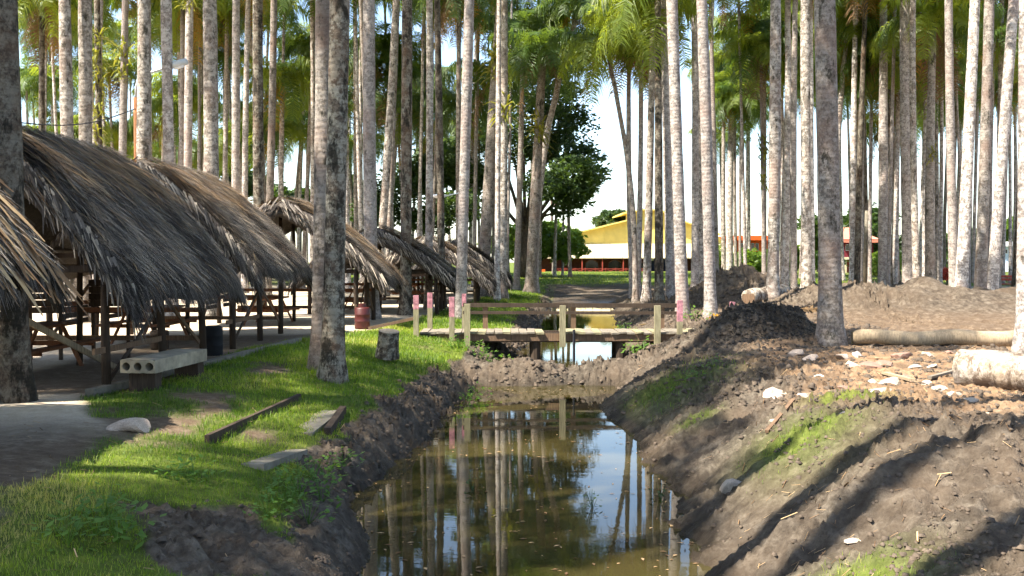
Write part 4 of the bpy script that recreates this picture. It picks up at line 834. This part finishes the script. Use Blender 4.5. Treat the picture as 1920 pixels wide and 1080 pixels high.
# ---------------------------------------------------------------- grass, weeds
def grass_blades(name, n, xr, yr, label, seed, hmin, hmax, wid, thr=0.35):
    g = np.random.default_rng(seed); y = np.exp(g.uniform(math.log(yr[0]), math.log(yr[1]), n)); x = g.uniform(xr[0], xr[1], n)
    gr, sd_, og, wt = covers(x, y); k = (gr > thr + g.uniform(-.25, .45, n)) & (wt < 0.3); x, y = x[k], y[k]; n = len(x); z = height(x, y) - 0.01
    sc = np.clip(y / 12, 0.8, 2.6); pat = fbm(x * 0.8, y * 0.8, 3); h = g.uniform(hmin, hmax, n) * sc ** 0.5 * (1 + 0.5 * pat); w = wid * sc * g.uniform(.7, 1.3, n); a = g.uniform(0, 6.28, n); le = g.uniform(0.1, 0.9, n) * h
    d = np.stack([np.cos(a), np.sin(a), 0 * a], 1); s = np.stack([-np.sin(a), np.cos(a), 0 * a], 1) * (w / 2)[:, None]; p = np.stack([x, y, z], 1); up = np.array([0, 0, 1.0])
    m1 = p + d * (le * .35)[:, None] + up * (h * .6)[:, None]; t1 = p + d * le[:, None] + up * h[:, None]
    V = np.stack([p - s, p + s, m1 + s * .7, m1 - s * .7, t1], 1).reshape(-1, 3); b = (np.arange(n) * 5)[:, None]
    F3 = np.concatenate([b + [[0, 1, 2]], b + [[0, 2, 3]], b + [[3, 2, 4]]], 1).reshape(-1, 3)
    tone = np.clip(0.45 + 0.75 * fbm(x * .5 + 3, y * .5, 4) + g.normal(0, .16, n) + 0.25 * (x < -3.6) * (y < 10.5), 0, 1)
    return tag(link(name, raw_mesh(name, V, F3, 'grass_blade', {'tone': np.repeat(tone, 5)})), label, kind='stuff')
grass_blades('grass', 170000, (-7, 0.3), (4.6, 30), 'short bright green grass on the left canal bank', 21, 0.03, 0.085, 0.007)
grass_blades('grass', 26000, (-4, 2.6), (30, 64), 'mown grass on the left bank beyond the bridge', 22, 0.04, 0.09, 0.008)
grass_blades('grass', 30000, (2, 6.5), (6.5, 22), 'thin grass tufts on the dug right bank', 23, 0.03, 0.08, 0.006, 0.3)
grass_blades('grass', 26000, (-16, 34), (66, 118), 'far lawn in front of the yellow hall and houses', 24, 0.06, 0.12, 0.012)

def weed_mesh(seed, n=46, L=0.07, H=0.30, W=0.25, mat='weed_leaf'):
    r = random.Random(seed); m = MB()
    for k in range(9):
        a = r.uniform(0, 6.28); q = Vector((math.cos(a) * W * r.random(), math.sin(a) * W * r.random(), H * r.uniform(.5, 1))); m.tube([(0, 0, -.02), q * .6, q], [.004, .003, .002], 3, False)
    for k in range(n):
        a = r.uniform(0, 6.28); rr3 = W * math.sqrt(r.random()); z = H * r.uniform(.1, 1) * (1.1 - .6 * rr3 / W); b = r.uniform(0, 6.28); e = r.uniform(-.6, .5)
        d = Vector((math.cos(b) * math.cos(e), math.sin(b) * math.cos(e), math.sin(e))); s = Vector((-math.sin(b), math.cos(b), r.uniform(-.3, .3))) * L * .32; p = Vector((math.cos(a) * rr3, math.sin(a) * rr3, z)); l = L * r.uniform(.7, 1.5)
        m.add([tuple(p), tuple(p + d * l * .5 + s), tuple(p + d * l), tuple(p + d * l * .5 - s)], [(0, 1, 2, 3)])
    return m.mesh('weed', mat)
WM = [weed_mesh(s) for s in range(4)]
for k, (px, py, z, sc) in enumerate(((560, 905, -.35, 1.3), (585, 880, -.4, 1.2), (600, 930, -.5, 1.2), (540, 940, -.4, 1.0), (610, 850, -.4, 1.0), (640, 835, -.45, 1.0), (575, 975, -.5, 1.1), (500, 960, -.35, .9))):
    p = on(px, py, z); o = link('weed', WM[k % 4], None, (p.x, p.y, hz(p.x, p.y, True))); o.scale = (sc,) * 3; o.rotation_euler = (0, 0, k); tag(o, nth(k) + ' leafy bright weed clump at the grassy edge of the near left bank', 'weed', 'weeds on the near left bank')
for k, (px, py, z, sc) in enumerate(((175, 1040, -.3, 1.2), (215, 1055, -.35, 1.3), (120, 1050, -.25, 1.0), (190, 1010, -.3, 1.0), (360, 900, -.2, 1.1), (330, 885, -.15, .9))):
    p = on(px, py, z); o = link('weed', WM[(k + 1) % 4], None, (p.x, p.y, hz(p.x, p.y, True))); o.scale = (sc,) * 3; o.rotation_euler = (0, 0, k * 2); tag(o, nth(k) + ' dark shaded weed clump low in the left foreground', 'weed', 'weeds in the left foreground')
for k, (px, py, z, sc) in enumerate(((880, 645, -.2, 1.5), (900, 655, -.3, 1.4), (925, 662, -.4, 1.4), (950, 668, -.5, 1.2), (860, 640, -.1, 1.3), (895, 745, -1.0, 1.3), (880, 752, -1.0, 1.1))):
    p = on(px, py, z); o = link('weed', WM[(k + 2) % 4], None, (p.x, p.y, max(hz(p.x, p.y, True), W1))); o.scale = (sc,) * 3; o.rotation_euler = (0, 0, k * 1.4); tag(o, nth(k) + ' small leafy weed on the bank right under the left end of the bridge', 'weed', 'weeds under the bridge')
for k, (px, py, z, sc) in enumerate(((1210, 645, -.2, 1.5), (1190, 655, -.3, 1.3), (1170, 600, -.2, 1.8), (1305, 600, .1, 1.8), (1340, 690, -.1, 1.0), (1310, 705, -.2, 1.0))):
    p = on(px, py, z); o = link('weed', WM[(k + 3) % 4], None, (p.x, p.y, hz(p.x, p.y, True))); o.scale = (sc,) * 3; tag(o, nth(k) + ' green weed clump on the dug bank by the right end of the bridge', 'weed', 'weeds by the right bridge end')
WP = weed_mesh(9, 14, 0.05, 0.20, 0.10, 'tree_leaf_dark')
for k, (px, py, lab) in enumerate(((1112, 955, 'dark leafed twig poking out of the sky reflection in the water'), (885, 925, 'tiny leafed twig poking out of the brown shoal in mid canal'), (1240, 940, 'small twig at the right water edge by the reflected trunks'))):
    p = on(px, py, W1); o = link('water_twig', WP, None, (p.x, p.y, W1 - .01)); o.rotation_euler = (0, 0, k); o.scale = (1.2,) * 3; tag(o, lab, 'twig')

g_ = np.random.default_rng(41); nfl = 420; fy_ = np.exp(g_.uniform(math.log(8.5), math.log(23.5), nfl)); u_ = g_.beta(.5, .5, nfl); fx_ = np.interp(fy_, YL, XL) * (1 - u_) + np.interp(fy_, YR, XR) * u_
fa = g_.uniform(0, 6.28, nfl); fl_ = g_.uniform(.015, .05, nfl); c_, s_2 = np.cos(fa) * fl_, np.sin(fa) * fl_; zz_ = np.full(nfl, W1 + .006)
FV = np.stack([np.stack([fx_ - c_, fy_ - s_2, zz_], 1), np.stack([fx_ + s_2 * .4, fy_ - c_ * .4, zz_ + .004], 1), np.stack([fx_ + c_, fy_ + s_2, zz_], 1), np.stack([fx_ - s_2 * .4, fy_ + c_ * .4, zz_ + .004], 1)], 1).reshape(-1, 3)
tag(link('floating_leaves', raw_mesh('floating_leaves', FV, (np.arange(nfl) * 4)[:, None] + np.array([[0, 1, 2, 3]]), 'thatch_brown', {'tone': np.repeat(g_.random(nfl), 4)})), 'tiny dry leaves floating on the brown canal water', kind='stuff')
# fallen palm fronds
def fallen(px, py, z, rot, sc, mat_i, lab, tilt=0.25):
    p = on(px, py, z); o = link('fallen_frond', FR['hang' if mat_i is None else 'mid'][0 if mat_i is None else mat_i], None, (p.x, p.y, hz(p.x, p.y) + 0.35)); o.rotation_euler = (0, tilt, rot); o.scale = (sc,) * 3; tag(o, lab, 'frond')
DEADF = frond_mesh('fallen_frond', 'palm_gold', 3.2, 0.35, 0.5, seed=77); DEADB = frond_mesh('fallen_frond', 'palm_dead', 3.0, 0.35, 0.5, seed=78)
for px, py, z, rot, sc, me, lab in ((1160, 612, -.2, .5, .9, DEADF, 'yellow fallen frond drooping over the right bank behind the bridge'), (1200, 590, 0, .2, .8, DEADB, 'brown fallen frond behind the bridge rail at the palms'),
   (1330, 600, .1, .4, .7, DEADF, 'golden dry frond in front of the short sunlit log'), (1480, 575, .4, .1, .7, DEADB, 'rusty dry frond at the foot of the mud mound palms'), (1290, 565, .2, .2, .8, DEADB, 'dry brown frond between the stout bridge-head palms')):
    p = on(px, py, z); o = link('fallen_frond', me, None, (p.x, p.y, hz(p.x, p.y) + 0.12)); o.rotation_euler = (0, 0, rot); o.scale = (sc,) * 3; tag(o, lab, 'frond')

# ---------------------------------------------------------------- broadleaf trees and bushes
def leaf_cloud(r, blobs, n, size, mat, name='crown'):
    g = np.random.default_rng(r); wts = np.array([b[3] ** 2 for b in blobs]); wts = wts / wts.sum(); bi = g.choice(len(blobs), n, p=wts); c = np.array([b[:3] for b in blobs])[bi]; rad = np.array([b[3] for b in blobs])[bi]
    d = g.normal(0, 1, (n, 3)); d /= np.linalg.norm(d, axis=1, keepdims=True); d[:, 2] *= 0.62; rr4 = rad * (0.55 + 0.5 * g.random(n) ** 0.6) * (1 + 0.85 * fbm(d[:, 0] * 2.5 + bi * 3.7, d[:, 1] * 2.5 + d[:, 2] * 2, 3)); p = c + d * rr4[:, None]
    u = g.normal(0, 1, (n, 3)); u[:, 2] *= 0.5; u /= np.linalg.norm(u, axis=1, keepdims=True); w = np.cross(u, g.normal(0, 1, (n, 3)) * np.array([1, 1, .4])); w /= np.linalg.norm(w, axis=1, keepdims=True) + 1e-9
    s = (size * g.uniform(.6, 1.4, n))[:, None]; V = np.stack([p - u * s, p + w * s * .45, p + u * s, p - w * s * .45], 1).reshape(-1, 3); Fc = (np.arange(n) * 4)[:, None] + np.array([[0, 1, 2, 3]])
    return raw_mesh(name, V, Fc, mat)
def blob_set(r, cx, cz, wx, wz, n, rb, wy=None):
    q = random.Random(r); out = []
    for k in range(n):
        a = q.uniform(0, 6.28); t_ = math.sqrt(q.random()); out.append((cx + wx * t_ * math.cos(a), (wy or wx) * q.uniform(-.7, .7), cz + wz * t_ * math.sin(a), rb * q.uniform(.7, 1.3)))
    return out
def limbs(o, blobs, r0, H):
    m = MB(); m.tube([(0, 0, -.3), (0.1, 0, H * .4), (0, 0.1, H)], [r0 * 1.3, r0, r0 * .6], 10); tr = m.build('trunk', 'bark_tree', o, True)
    m = MB()
    for b in blobs[:14]: m.tube([(0, 0, H * .75), (b[0] * .5, b[1] * .5, (H * .8 + b[2]) / 2 + .4), (b[0], b[1], b[2])], [r0 * .4, r0 * .25, r0 * .06], 5, False)
    m.build('limb', 'bark_tree', o, True)
D = 92; p = on(985, 525); bx_ = at(985, 300, D).x
o = thing('broadleaf_tree', (bx_, D, 0.2), 'large dark broadleaf tree filling the gap behind the forked palms', 'tree')
def bpix(lst, D, X0): return [((px - 960) * D / F - X0, random.uniform(-3, 3), CH - (py - HY) * D / F - 0.2, rp * D / F) for px, py, rp in lst]
blobs = bpix([(1080, 325, 45), (1115, 325, 30), (1060, 280, 50), (1050, 230, 55), (1070, 370, 38), (1020, 350, 42), (1010, 260, 55), (1030, 190, 45), (1055, 395, 22), (1100, 290, 32), (980, 200, 50), (960, 270, 55), (920, 250, 50), (880, 330, 50), (830, 300, 55), (780, 330, 55), (740, 360, 50), (860, 390, 45), (800, 410, 45), (1090, 355, 28), (1062, 170, 32), (705, 400, 45), (930, 180, 45), (985, 150, 40), (1020, 130, 42), (1050, 120, 36), (960, 110, 40), (1075, 215, 34)], D, bx_)
limbs(o, blobs, 0.55, 5.5); link('crown', leaf_cloud(1, blobs, 26000, 0.22, 'tree_leaf_dark'), o); link('crown', leaf_cloud(8, [b for i, b in enumerate(blobs) if i in (0, 4, 5, 13, 14, 15, 17, 18, 21, 19)], 9000, 0.24, 'tree_leaf'), o)
D = 100; X0 = at(1010, 300, D).x; o = thing('broadleaf_tree', (X0, D, 0.2), 'low bright green spreading tree in front of the yellow hall', 'tree')
blobs = bpix([(1030, 440, 28), (1065, 455, 28), (1085, 470, 18), (1000, 430, 28), (970, 440, 30), (1015, 465, 28), (1050, 475, 22), (985, 470, 28), (945, 460, 30), (1040, 425, 18), (1075, 440, 18)], D, X0)
limbs(o, blobs, 0.22, 2.0); link('crown', leaf_cloud(2, blobs, 12000, 0.22, 'bush_leaf'), o)
def round_tree(px, py_c, rp, D, mat, label, seed, n=5000, group=None, size=0.3):
    X = (px - 960) * D / F; zc = CH - (py_c - HY) * D / F; rw = rp * D / F; o = thing('broadleaf_tree', (X, D, 0.25), label, 'tree', group); bl = blob_set(seed, 0, zc - .25, rw * .7, rw * .55, 9, rw * .45); limbs(o, bl, 0.25, max(1.0, zc - rw * .6)); link('crown', leaf_cloud(seed, bl, n, size, mat), o)
for px, py, rp, D, mt, lab in ((1150, 412, 34, 150, 'tree_leaf_dark', 'tree top showing above the left roof slope of the yellow hall'), (1205, 408, 28, 152, 'tree_leaf', 'tree top peeping beside the ridge of the yellow hall'),
  (1535, 440, 45, 125, 'tree_leaf', 'round tree behind the large single palm and the red-roofed house'), (1620, 410, 50, 130, 'tree_leaf', 'leafy tree standing behind the red-roofed house'), (1670, 470, 50, 122, 'tree_leaf_dark', 'dark tree right of the red-roofed house'),
  (1740, 470, 50, 128, 'tree_leaf', 'tree behind the double palm and the planter tub'), (1820, 460, 45, 126, 'tree_leaf_dark', 'tree behind the tall trio of palms'), (1895, 440, 36, 140, 'bush_leaf', 'bright tree behind the white house'), (1480, 480, 30, 118, 'bush_leaf', 'light green tree right of the orange house'),
  (60, 380, 90, 105, 'tree_leaf', 'broad tree behind the nearest and second huts'), (180, 330, 80, 112, 'tree_leaf_dark', 'dark tree behind the epiphyte-covered palm'), (300, 340, 80, 108, 'tree_leaf', 'tree behind the curved street lamp'), (430, 330, 80, 115, 'tree_leaf_dark', 'tree behind the third hut ridge'), (560, 380, 70, 104, 'tree_leaf', 'tree left of and behind the big twin trunks'), (650, 380, 70, 110, 'tree_leaf', 'tree right of and behind the big twin trunks')):
    round_tree(px, py, rp, D, mt, lab, int(px), 5500)
def bush(px, py, D, sc, lab, group=None, mat='bush_leaf'):
    X = (px - 960) * D / F; o = thing('bush', (X, D, hz(X, D)), lab, 'bush', group); bl = blob_set(int(px), 0, 0.8 * sc, 1.0 * sc, 0.5 * sc, 6, 0.55 * sc); link('foliage', leaf_cloud(int(px), bl, 2200, 0.16, mat), o)
    m = MB()
    for b in bl: m.tube([(0, 0, -.1), (b[0] * .6, b[1] * .6, b[2] * .7), (b[0], b[1], b[2])], [.05, .03, .01], 4, False)
    m.build('stem', 'bark_tree', o)
for px, py, D, sc in ((1350, 510, 98, 1.8), (1385, 510, 96, 1.9), (1415, 510, 97, 1.8), (1440, 512, 99, 1.6)): bush(px, py, D, sc, nth([1350, 1385, 1415, 1440].index(px)) + ' from the left of the light green shrubs below the orange house', 'shrubs below the orange house')
for px, D, sc, lab in ((1637, 100, 1.7, 'banana-green bush at the corner of the red-roofed house'), (1690, 104, 1.6, 'green bush behind the bright straight palm'), (1760, 106, 1.5, 'green bush behind the planter tub'), (1545, 104, 1.5, 'green bush left of the red-roofed house'), (1850, 108, 1.4, 'green bush left of the white house')): bush(px, 510, D, sc, lab)

# ---------------------------------------------------------------- buildings
def poly_wall(m, pts, y0, y1):
    n = len(pts); vs = [(x, y0, z) for x, z in pts] + [(x, y1, z) for x, z in pts]; fs = [tuple(range(n))[::1], tuple(range(2 * n - 1, n - 1, -1))] + [(i, i + n, (i + 1) % n + n, (i + 1) % n) for i in range(n)]; return m.add(vs, fs)
D = 132.0; sx = lambda px: (px - 960) * D / F; szz = lambda py: CH - (py - HY) * D / F
hb = thing('yellow_hall', (sx(1220), D, 0.25), 'yellow gabled hall with cream lean-to roof and red veranda rail', 'building'); OX, OZ = sx(1220), 0.25
q = lambda px, py: (sx(px) - OX, szz(py) - OZ)
gz = lambda px, py: q(px, py)
m = MB(); poly_wall(m, [q(1060, 460), q(1375, 460), q(1352, 436), q(1262, 402), q(1262, 392), q(1180, 392), q(1180, 412), q(1085, 434)], 4.0, 4.2); m.build('gable_wall', 'yellow_paint', hb)
for k in range(7):      # sheet joints stand proud as thin battens
    px = 1100 + k * 38; zt_ = np.interp(px, [1085, 1180, 1262, 1352], [434, 412, 402, 436]) + 3; a, b = q(px, 456), q(px, zt_); m = MB(); m.box((a[0], 3.98, (a[1] + b[1]) / 2), (0.05, 0.03, b[1] - a[1])); m.build('batten', 'yellow_paint', hb)
for a, b in ((q(1055, 441), q(1182, 410)), (q(1258, 400), q(1360, 437)), (q(1172, 397), q(1222, 388)), (q(1222, 388), q(1270, 398))):
    m = MB(); m.add([(a[0], 3.2, a[1]), (b[0], 3.2, b[1]), (b[0], 24, b[1]), (a[0], 24, a[1]), (a[0], 3.2, a[1] - .18), (b[0], 3.2, b[1] - .18), (b[0], 24, b[1] - .18), (a[0], 24, a[1] - .18)], [(0,1,2,3),(4,7,6,5),(0,4,5,1),(1,5,6,2),(2,6,7,3),(3,7,4,0)]); m.build('roof', 'yellow_paint', hb)
a, b = q(1000, 483), q(1385, 456); m = MB(); m.add([(a[0], -0.6, a[1]), (b[0], -0.6, a[1]), (b[0], 4.0, b[1]), (a[0], 4.0, b[1]), (a[0], -0.6, a[1] - .12), (b[0], -0.6, a[1] - .12), (b[0], 4.0, b[1] - .12), (a[0], 4.0, b[1] - .12)], [(0,1,2,3),(4,7,6,5),(0,4,5,1),(1,5,6,2),(2,6,7,3),(3,7,4,0)]); m.build('veranda_roof', 'cream_roof', hb)
vr = bpy.data.objects[[o_.name for o_ in hb.children if o_.name.startswith('veranda_roof')][0]]
for k in range(22):
    xx = a[0] + (b[0] - a[0]) * (k + .5) / 22; m = MB(); m.bar((xx, -0.62, a[1] + .02), (xx, 3.98, b[1] + .02), 0.07, 0.06); m.build('roof_seam', 'slab_white', vr)
def wall_with_openings():
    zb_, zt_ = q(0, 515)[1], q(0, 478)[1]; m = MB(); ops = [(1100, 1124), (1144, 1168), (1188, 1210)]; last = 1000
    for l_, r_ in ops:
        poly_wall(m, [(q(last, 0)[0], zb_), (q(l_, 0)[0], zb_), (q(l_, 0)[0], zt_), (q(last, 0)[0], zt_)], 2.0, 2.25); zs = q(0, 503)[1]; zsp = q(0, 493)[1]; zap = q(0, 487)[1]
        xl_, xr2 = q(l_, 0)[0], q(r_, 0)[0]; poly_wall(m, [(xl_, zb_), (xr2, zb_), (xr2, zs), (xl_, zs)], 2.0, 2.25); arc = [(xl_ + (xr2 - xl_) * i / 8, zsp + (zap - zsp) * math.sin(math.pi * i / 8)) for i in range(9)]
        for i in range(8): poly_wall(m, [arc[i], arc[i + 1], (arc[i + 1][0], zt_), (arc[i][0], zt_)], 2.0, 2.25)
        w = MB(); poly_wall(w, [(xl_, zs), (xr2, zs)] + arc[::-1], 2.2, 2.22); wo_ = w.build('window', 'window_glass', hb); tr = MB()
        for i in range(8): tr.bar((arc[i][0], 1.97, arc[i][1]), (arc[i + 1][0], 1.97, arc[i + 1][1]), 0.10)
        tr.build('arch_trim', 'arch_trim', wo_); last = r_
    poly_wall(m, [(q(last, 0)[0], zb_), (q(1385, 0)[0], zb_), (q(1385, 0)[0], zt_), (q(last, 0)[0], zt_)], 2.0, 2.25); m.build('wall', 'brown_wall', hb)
wall_with_openings()
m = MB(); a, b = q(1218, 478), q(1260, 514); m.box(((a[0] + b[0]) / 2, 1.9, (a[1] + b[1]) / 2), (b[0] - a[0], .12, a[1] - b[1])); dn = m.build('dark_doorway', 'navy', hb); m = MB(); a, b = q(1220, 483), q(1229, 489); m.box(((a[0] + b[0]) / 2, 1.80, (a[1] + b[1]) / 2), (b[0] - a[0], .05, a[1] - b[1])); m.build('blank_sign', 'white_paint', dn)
m = MB(); a, b = q(1012, 514), q(1385, 519); m.box(((a[0] + b[0]) / 2, 0.6, (a[1] + b[1]) / 2 - .05), (b[0] - a[0], 3.2, a[1] - b[1] + .1)); m.build('veranda_floor', 'white_paint', hb)
for px in (1042, 1091, 1129, 1168, 1207, 1270, 1330): a = q(px, 514); b = q(px, 482); m = MB(); m.bar((a[0], -0.4, a[1]), (b[0], -0.4, b[1]), 0.14); m.build('veranda_post', 'rail_red', hb)
for i, px in enumerate(list(range(1040, 1200, 19))):
    l_, r_ = q(px, 0)[0], q(px + 19, 0)[0]; z0_, z1_ = q(0, 513)[1], q(0, 504)[1]; m = MB()
    m.bar((l_, -.4, z1_), (r_, -.4, z1_), .07); m.bar((l_, -.4, z0_ + .1), (r_, -.4, z0_ + .1), .06); m.bar((l_, -.42, z0_ + .1), (r_, -.42, z1_), .06); m.bar((l_, -.38, z1_), (r_, -.38, z0_ + .1), .06); m.bar((l_, -.4, z0_), (l_, -.4, z1_ + .12), .10); m.build('rail_panel', 'rail_red', hb)
a, b = q(1012, 505), q(1022, 514); m = MB(); m.box(((a[0] + b[0]) / 2, -.4, (a[1] + b[1]) / 2), (b[0] - a[0], .1, a[1] - b[1])); m.build('rail_panel', 'orange_paint', hb)
# orange house
D = 138.0; q2 = lambda px, py: ((px - 1405) * D / F, CH - (py - HY) * D / F - .25)
ho = thing('orange_house', ((1405 - 960) * D / F, D, .25), 'orange flat-roofed house with grey windows right of the yellow hall', 'building')
def panel(o, qf, px0, py0, px1, py1, y, th, name, mat):
    a, b = qf(px0, py0), qf(px1, py1); m = MB(); m.box(((a[0] + b[0]) / 2, y + th / 2, (a[1] + b[1]) / 2), (b[0] - a[0], th, a[1] - b[1])); return m.build(name, mat, o)
panel(ho, q2, 1368, 451, 1444, 476, 0.0, 8, 'upper_wall', 'orange_paint'); panel(ho, q2, 1366, 442, 1446, 450.6, -.7, 9.2, 'roof', 'orange_paint'); panel(ho, q2, 1368, 476.3, 1444, 518, 0.05, 7.9, 'lower_wall', 'yellow_paint')
for px in (1389, 1397, 1408, 1416, 1430): w = panel(ho, q2, px, 456, px + 6, 470, -.04, .06, 'window', 'galvanised'); panel(ho, q2, px + .6, 457, px + 5.4, 469, -.06, .03, 'pane', 'window_glass').parent = w
# red-roofed house
D = 120.0; q3 = lambda px, py: ((px - 1612) * D / F, CH - (py - HY) * D / F - .25)
hr = thing('red_roofed_house', ((1612 - 960) * D / F, D, .25), 'maroon two-storey house with salmon hip roof and balcony', 'building')
panel(hr, q3, 1581, 455, 1637, 482, 0, 7, 'upper_wall', 'maroon'); panel(hr, q3, 1578, 482.5, 1640, 486, -.8, 8, 'balcony_floor', 'cream_roof'); panel(hr, q3, 1583, 486.5, 1634, 528, 1.2, 5.6, 'lower_wall', 'rail_red')
a, b, c_, d_ = q3(1572, 449), q3(1645, 449), q3(1590, 425), q3(1612, 425); m = MB(); m.add([(a[0], -1, a[1]), (b[0], -1, a[1]), (b[0], 8, a[1]), (a[0], 8, a[1]), (c_[0], 3.5, c_[1]), (d_[0], 3.5, d_[1])], [(0,1,5,4),(1,2,5),(2,3,4,5),(3,0,4),(0,3,2,1)]); m.build('roof', 'salmon_roof', hr)
panel(hr, q3, 1574, 450.5, 1643, 455, -1.05, .15, 'eave_board', 'salmon_roof')
for px in (1585, 1597, 1613, 1627): w = panel(hr, q3, px, 458, px + 7, 470, -.03, .05, 'window', 'white_paint'); panel(hr, q3, px + .5, 458.5, px + 6.5, 469.5, -.05, .03, 'pane', 'window_glass').parent = w
for px in (1583, 1600, 1618, 1633): a, b = q3(px, 528), q3(px, 486.5); m = MB(); m.bar((a[0], -.5, a[1]), (b[0], -.5, b[1]), .2); m.build('column', 'cream_roof', hr)
# white house at the right
D = 130.0; q4 = lambda px, py: ((px - 1892) * D / F, CH - (py - HY) * D / F - .25)
hw = thing('white_house', ((1892 - 960) * D / F, D, .25), 'small white and pale blue house by the right picture edge', 'building')
panel(hw, q4, 1874, 457, 1912, 520, 0, 6, 'wall', 'pale_blue'); panel(hw, q4, 1871, 453, 1916, 462, -.6, 7, 'roof', 'white_paint'); w = panel(hw, q4, 1881, 467, 1889, 476, -.05, .06, 'window', 'white_paint'); panel(hw, q4, 1882, 468, 1888, 475, -.07, .03, 'pane', 'window_glass').parent = w
panel(hw, q4, 1886, 493, 1896, 520, -.05, .06, 'door', 'white_paint')
# park things on the far right
p = on(1766, 560); o = thing('planter_tub', (p.x, p.y, hz(p.x, p.y)), 'low dark planter tub with pale stones on its rim behind the big mound', 'planter'); m = MB(); m.tube([(0, 0, 0), (0, 0, .35), (0, 0, .38)], [.38, .52, .50], 14); m.build('tub', 'wood_dark', o, True)
for k in range(5): m = MB(); m.tube([(-.4 + .2 * k, -.1, .36), (-.4 + .2 * k, -.1, .56), (-.4 + .2 * k, -.1, .62)], [.12, .13, .06], 8); m.build('rim_stone', 'slab_white', o, True)
p = on(1882, 547); o = thing('park_bench', (p.x, p.y, .02), 'pinkish park bench on the sand near the right edge', 'bench')
for z, y, hh in ((.45, 0, .05), (.72, .28, .14), (.9, .3, .14)): m = MB(); m.box((0, y, z), (1.7, .4 if hh < .1 else .04, hh)); m.build('seat' if hh < .1 else 'back_slat', 'rail_red', o)
for s in (-.7, .7): m = MB(); m.box((s, .05, .2), (.08, .4, .44)); m.build('leg', 'concrete', o)
p = on(1914, 552); o = thing('green_fence', (p.x, p.y, .02), 'short green fence piece beside the pinkish bench', 'fence')
for k in range(8): m = MB(); m.box((.3 + .14 * k, 0, .62), (.10, .03, 1.3)); m.build('picket', 'tree_leaf', o)
for z in (.3, 1.0): m = MB(); m.bar((.2, .04, z), (1.5, .04, z), .05); m.build('rail', 'tree_leaf', o)
p = on(1771, 538); bl = blob_set(4, 0, .8, .5, .4, 4, .4)
rb = link('red_bush', leaf_cloud(4, bl, 900, .12, 'red_paint'), None, (p.x, p.y, .1)); tag(rb, 'small red-flowered bush behind the planter tub', 'bush')
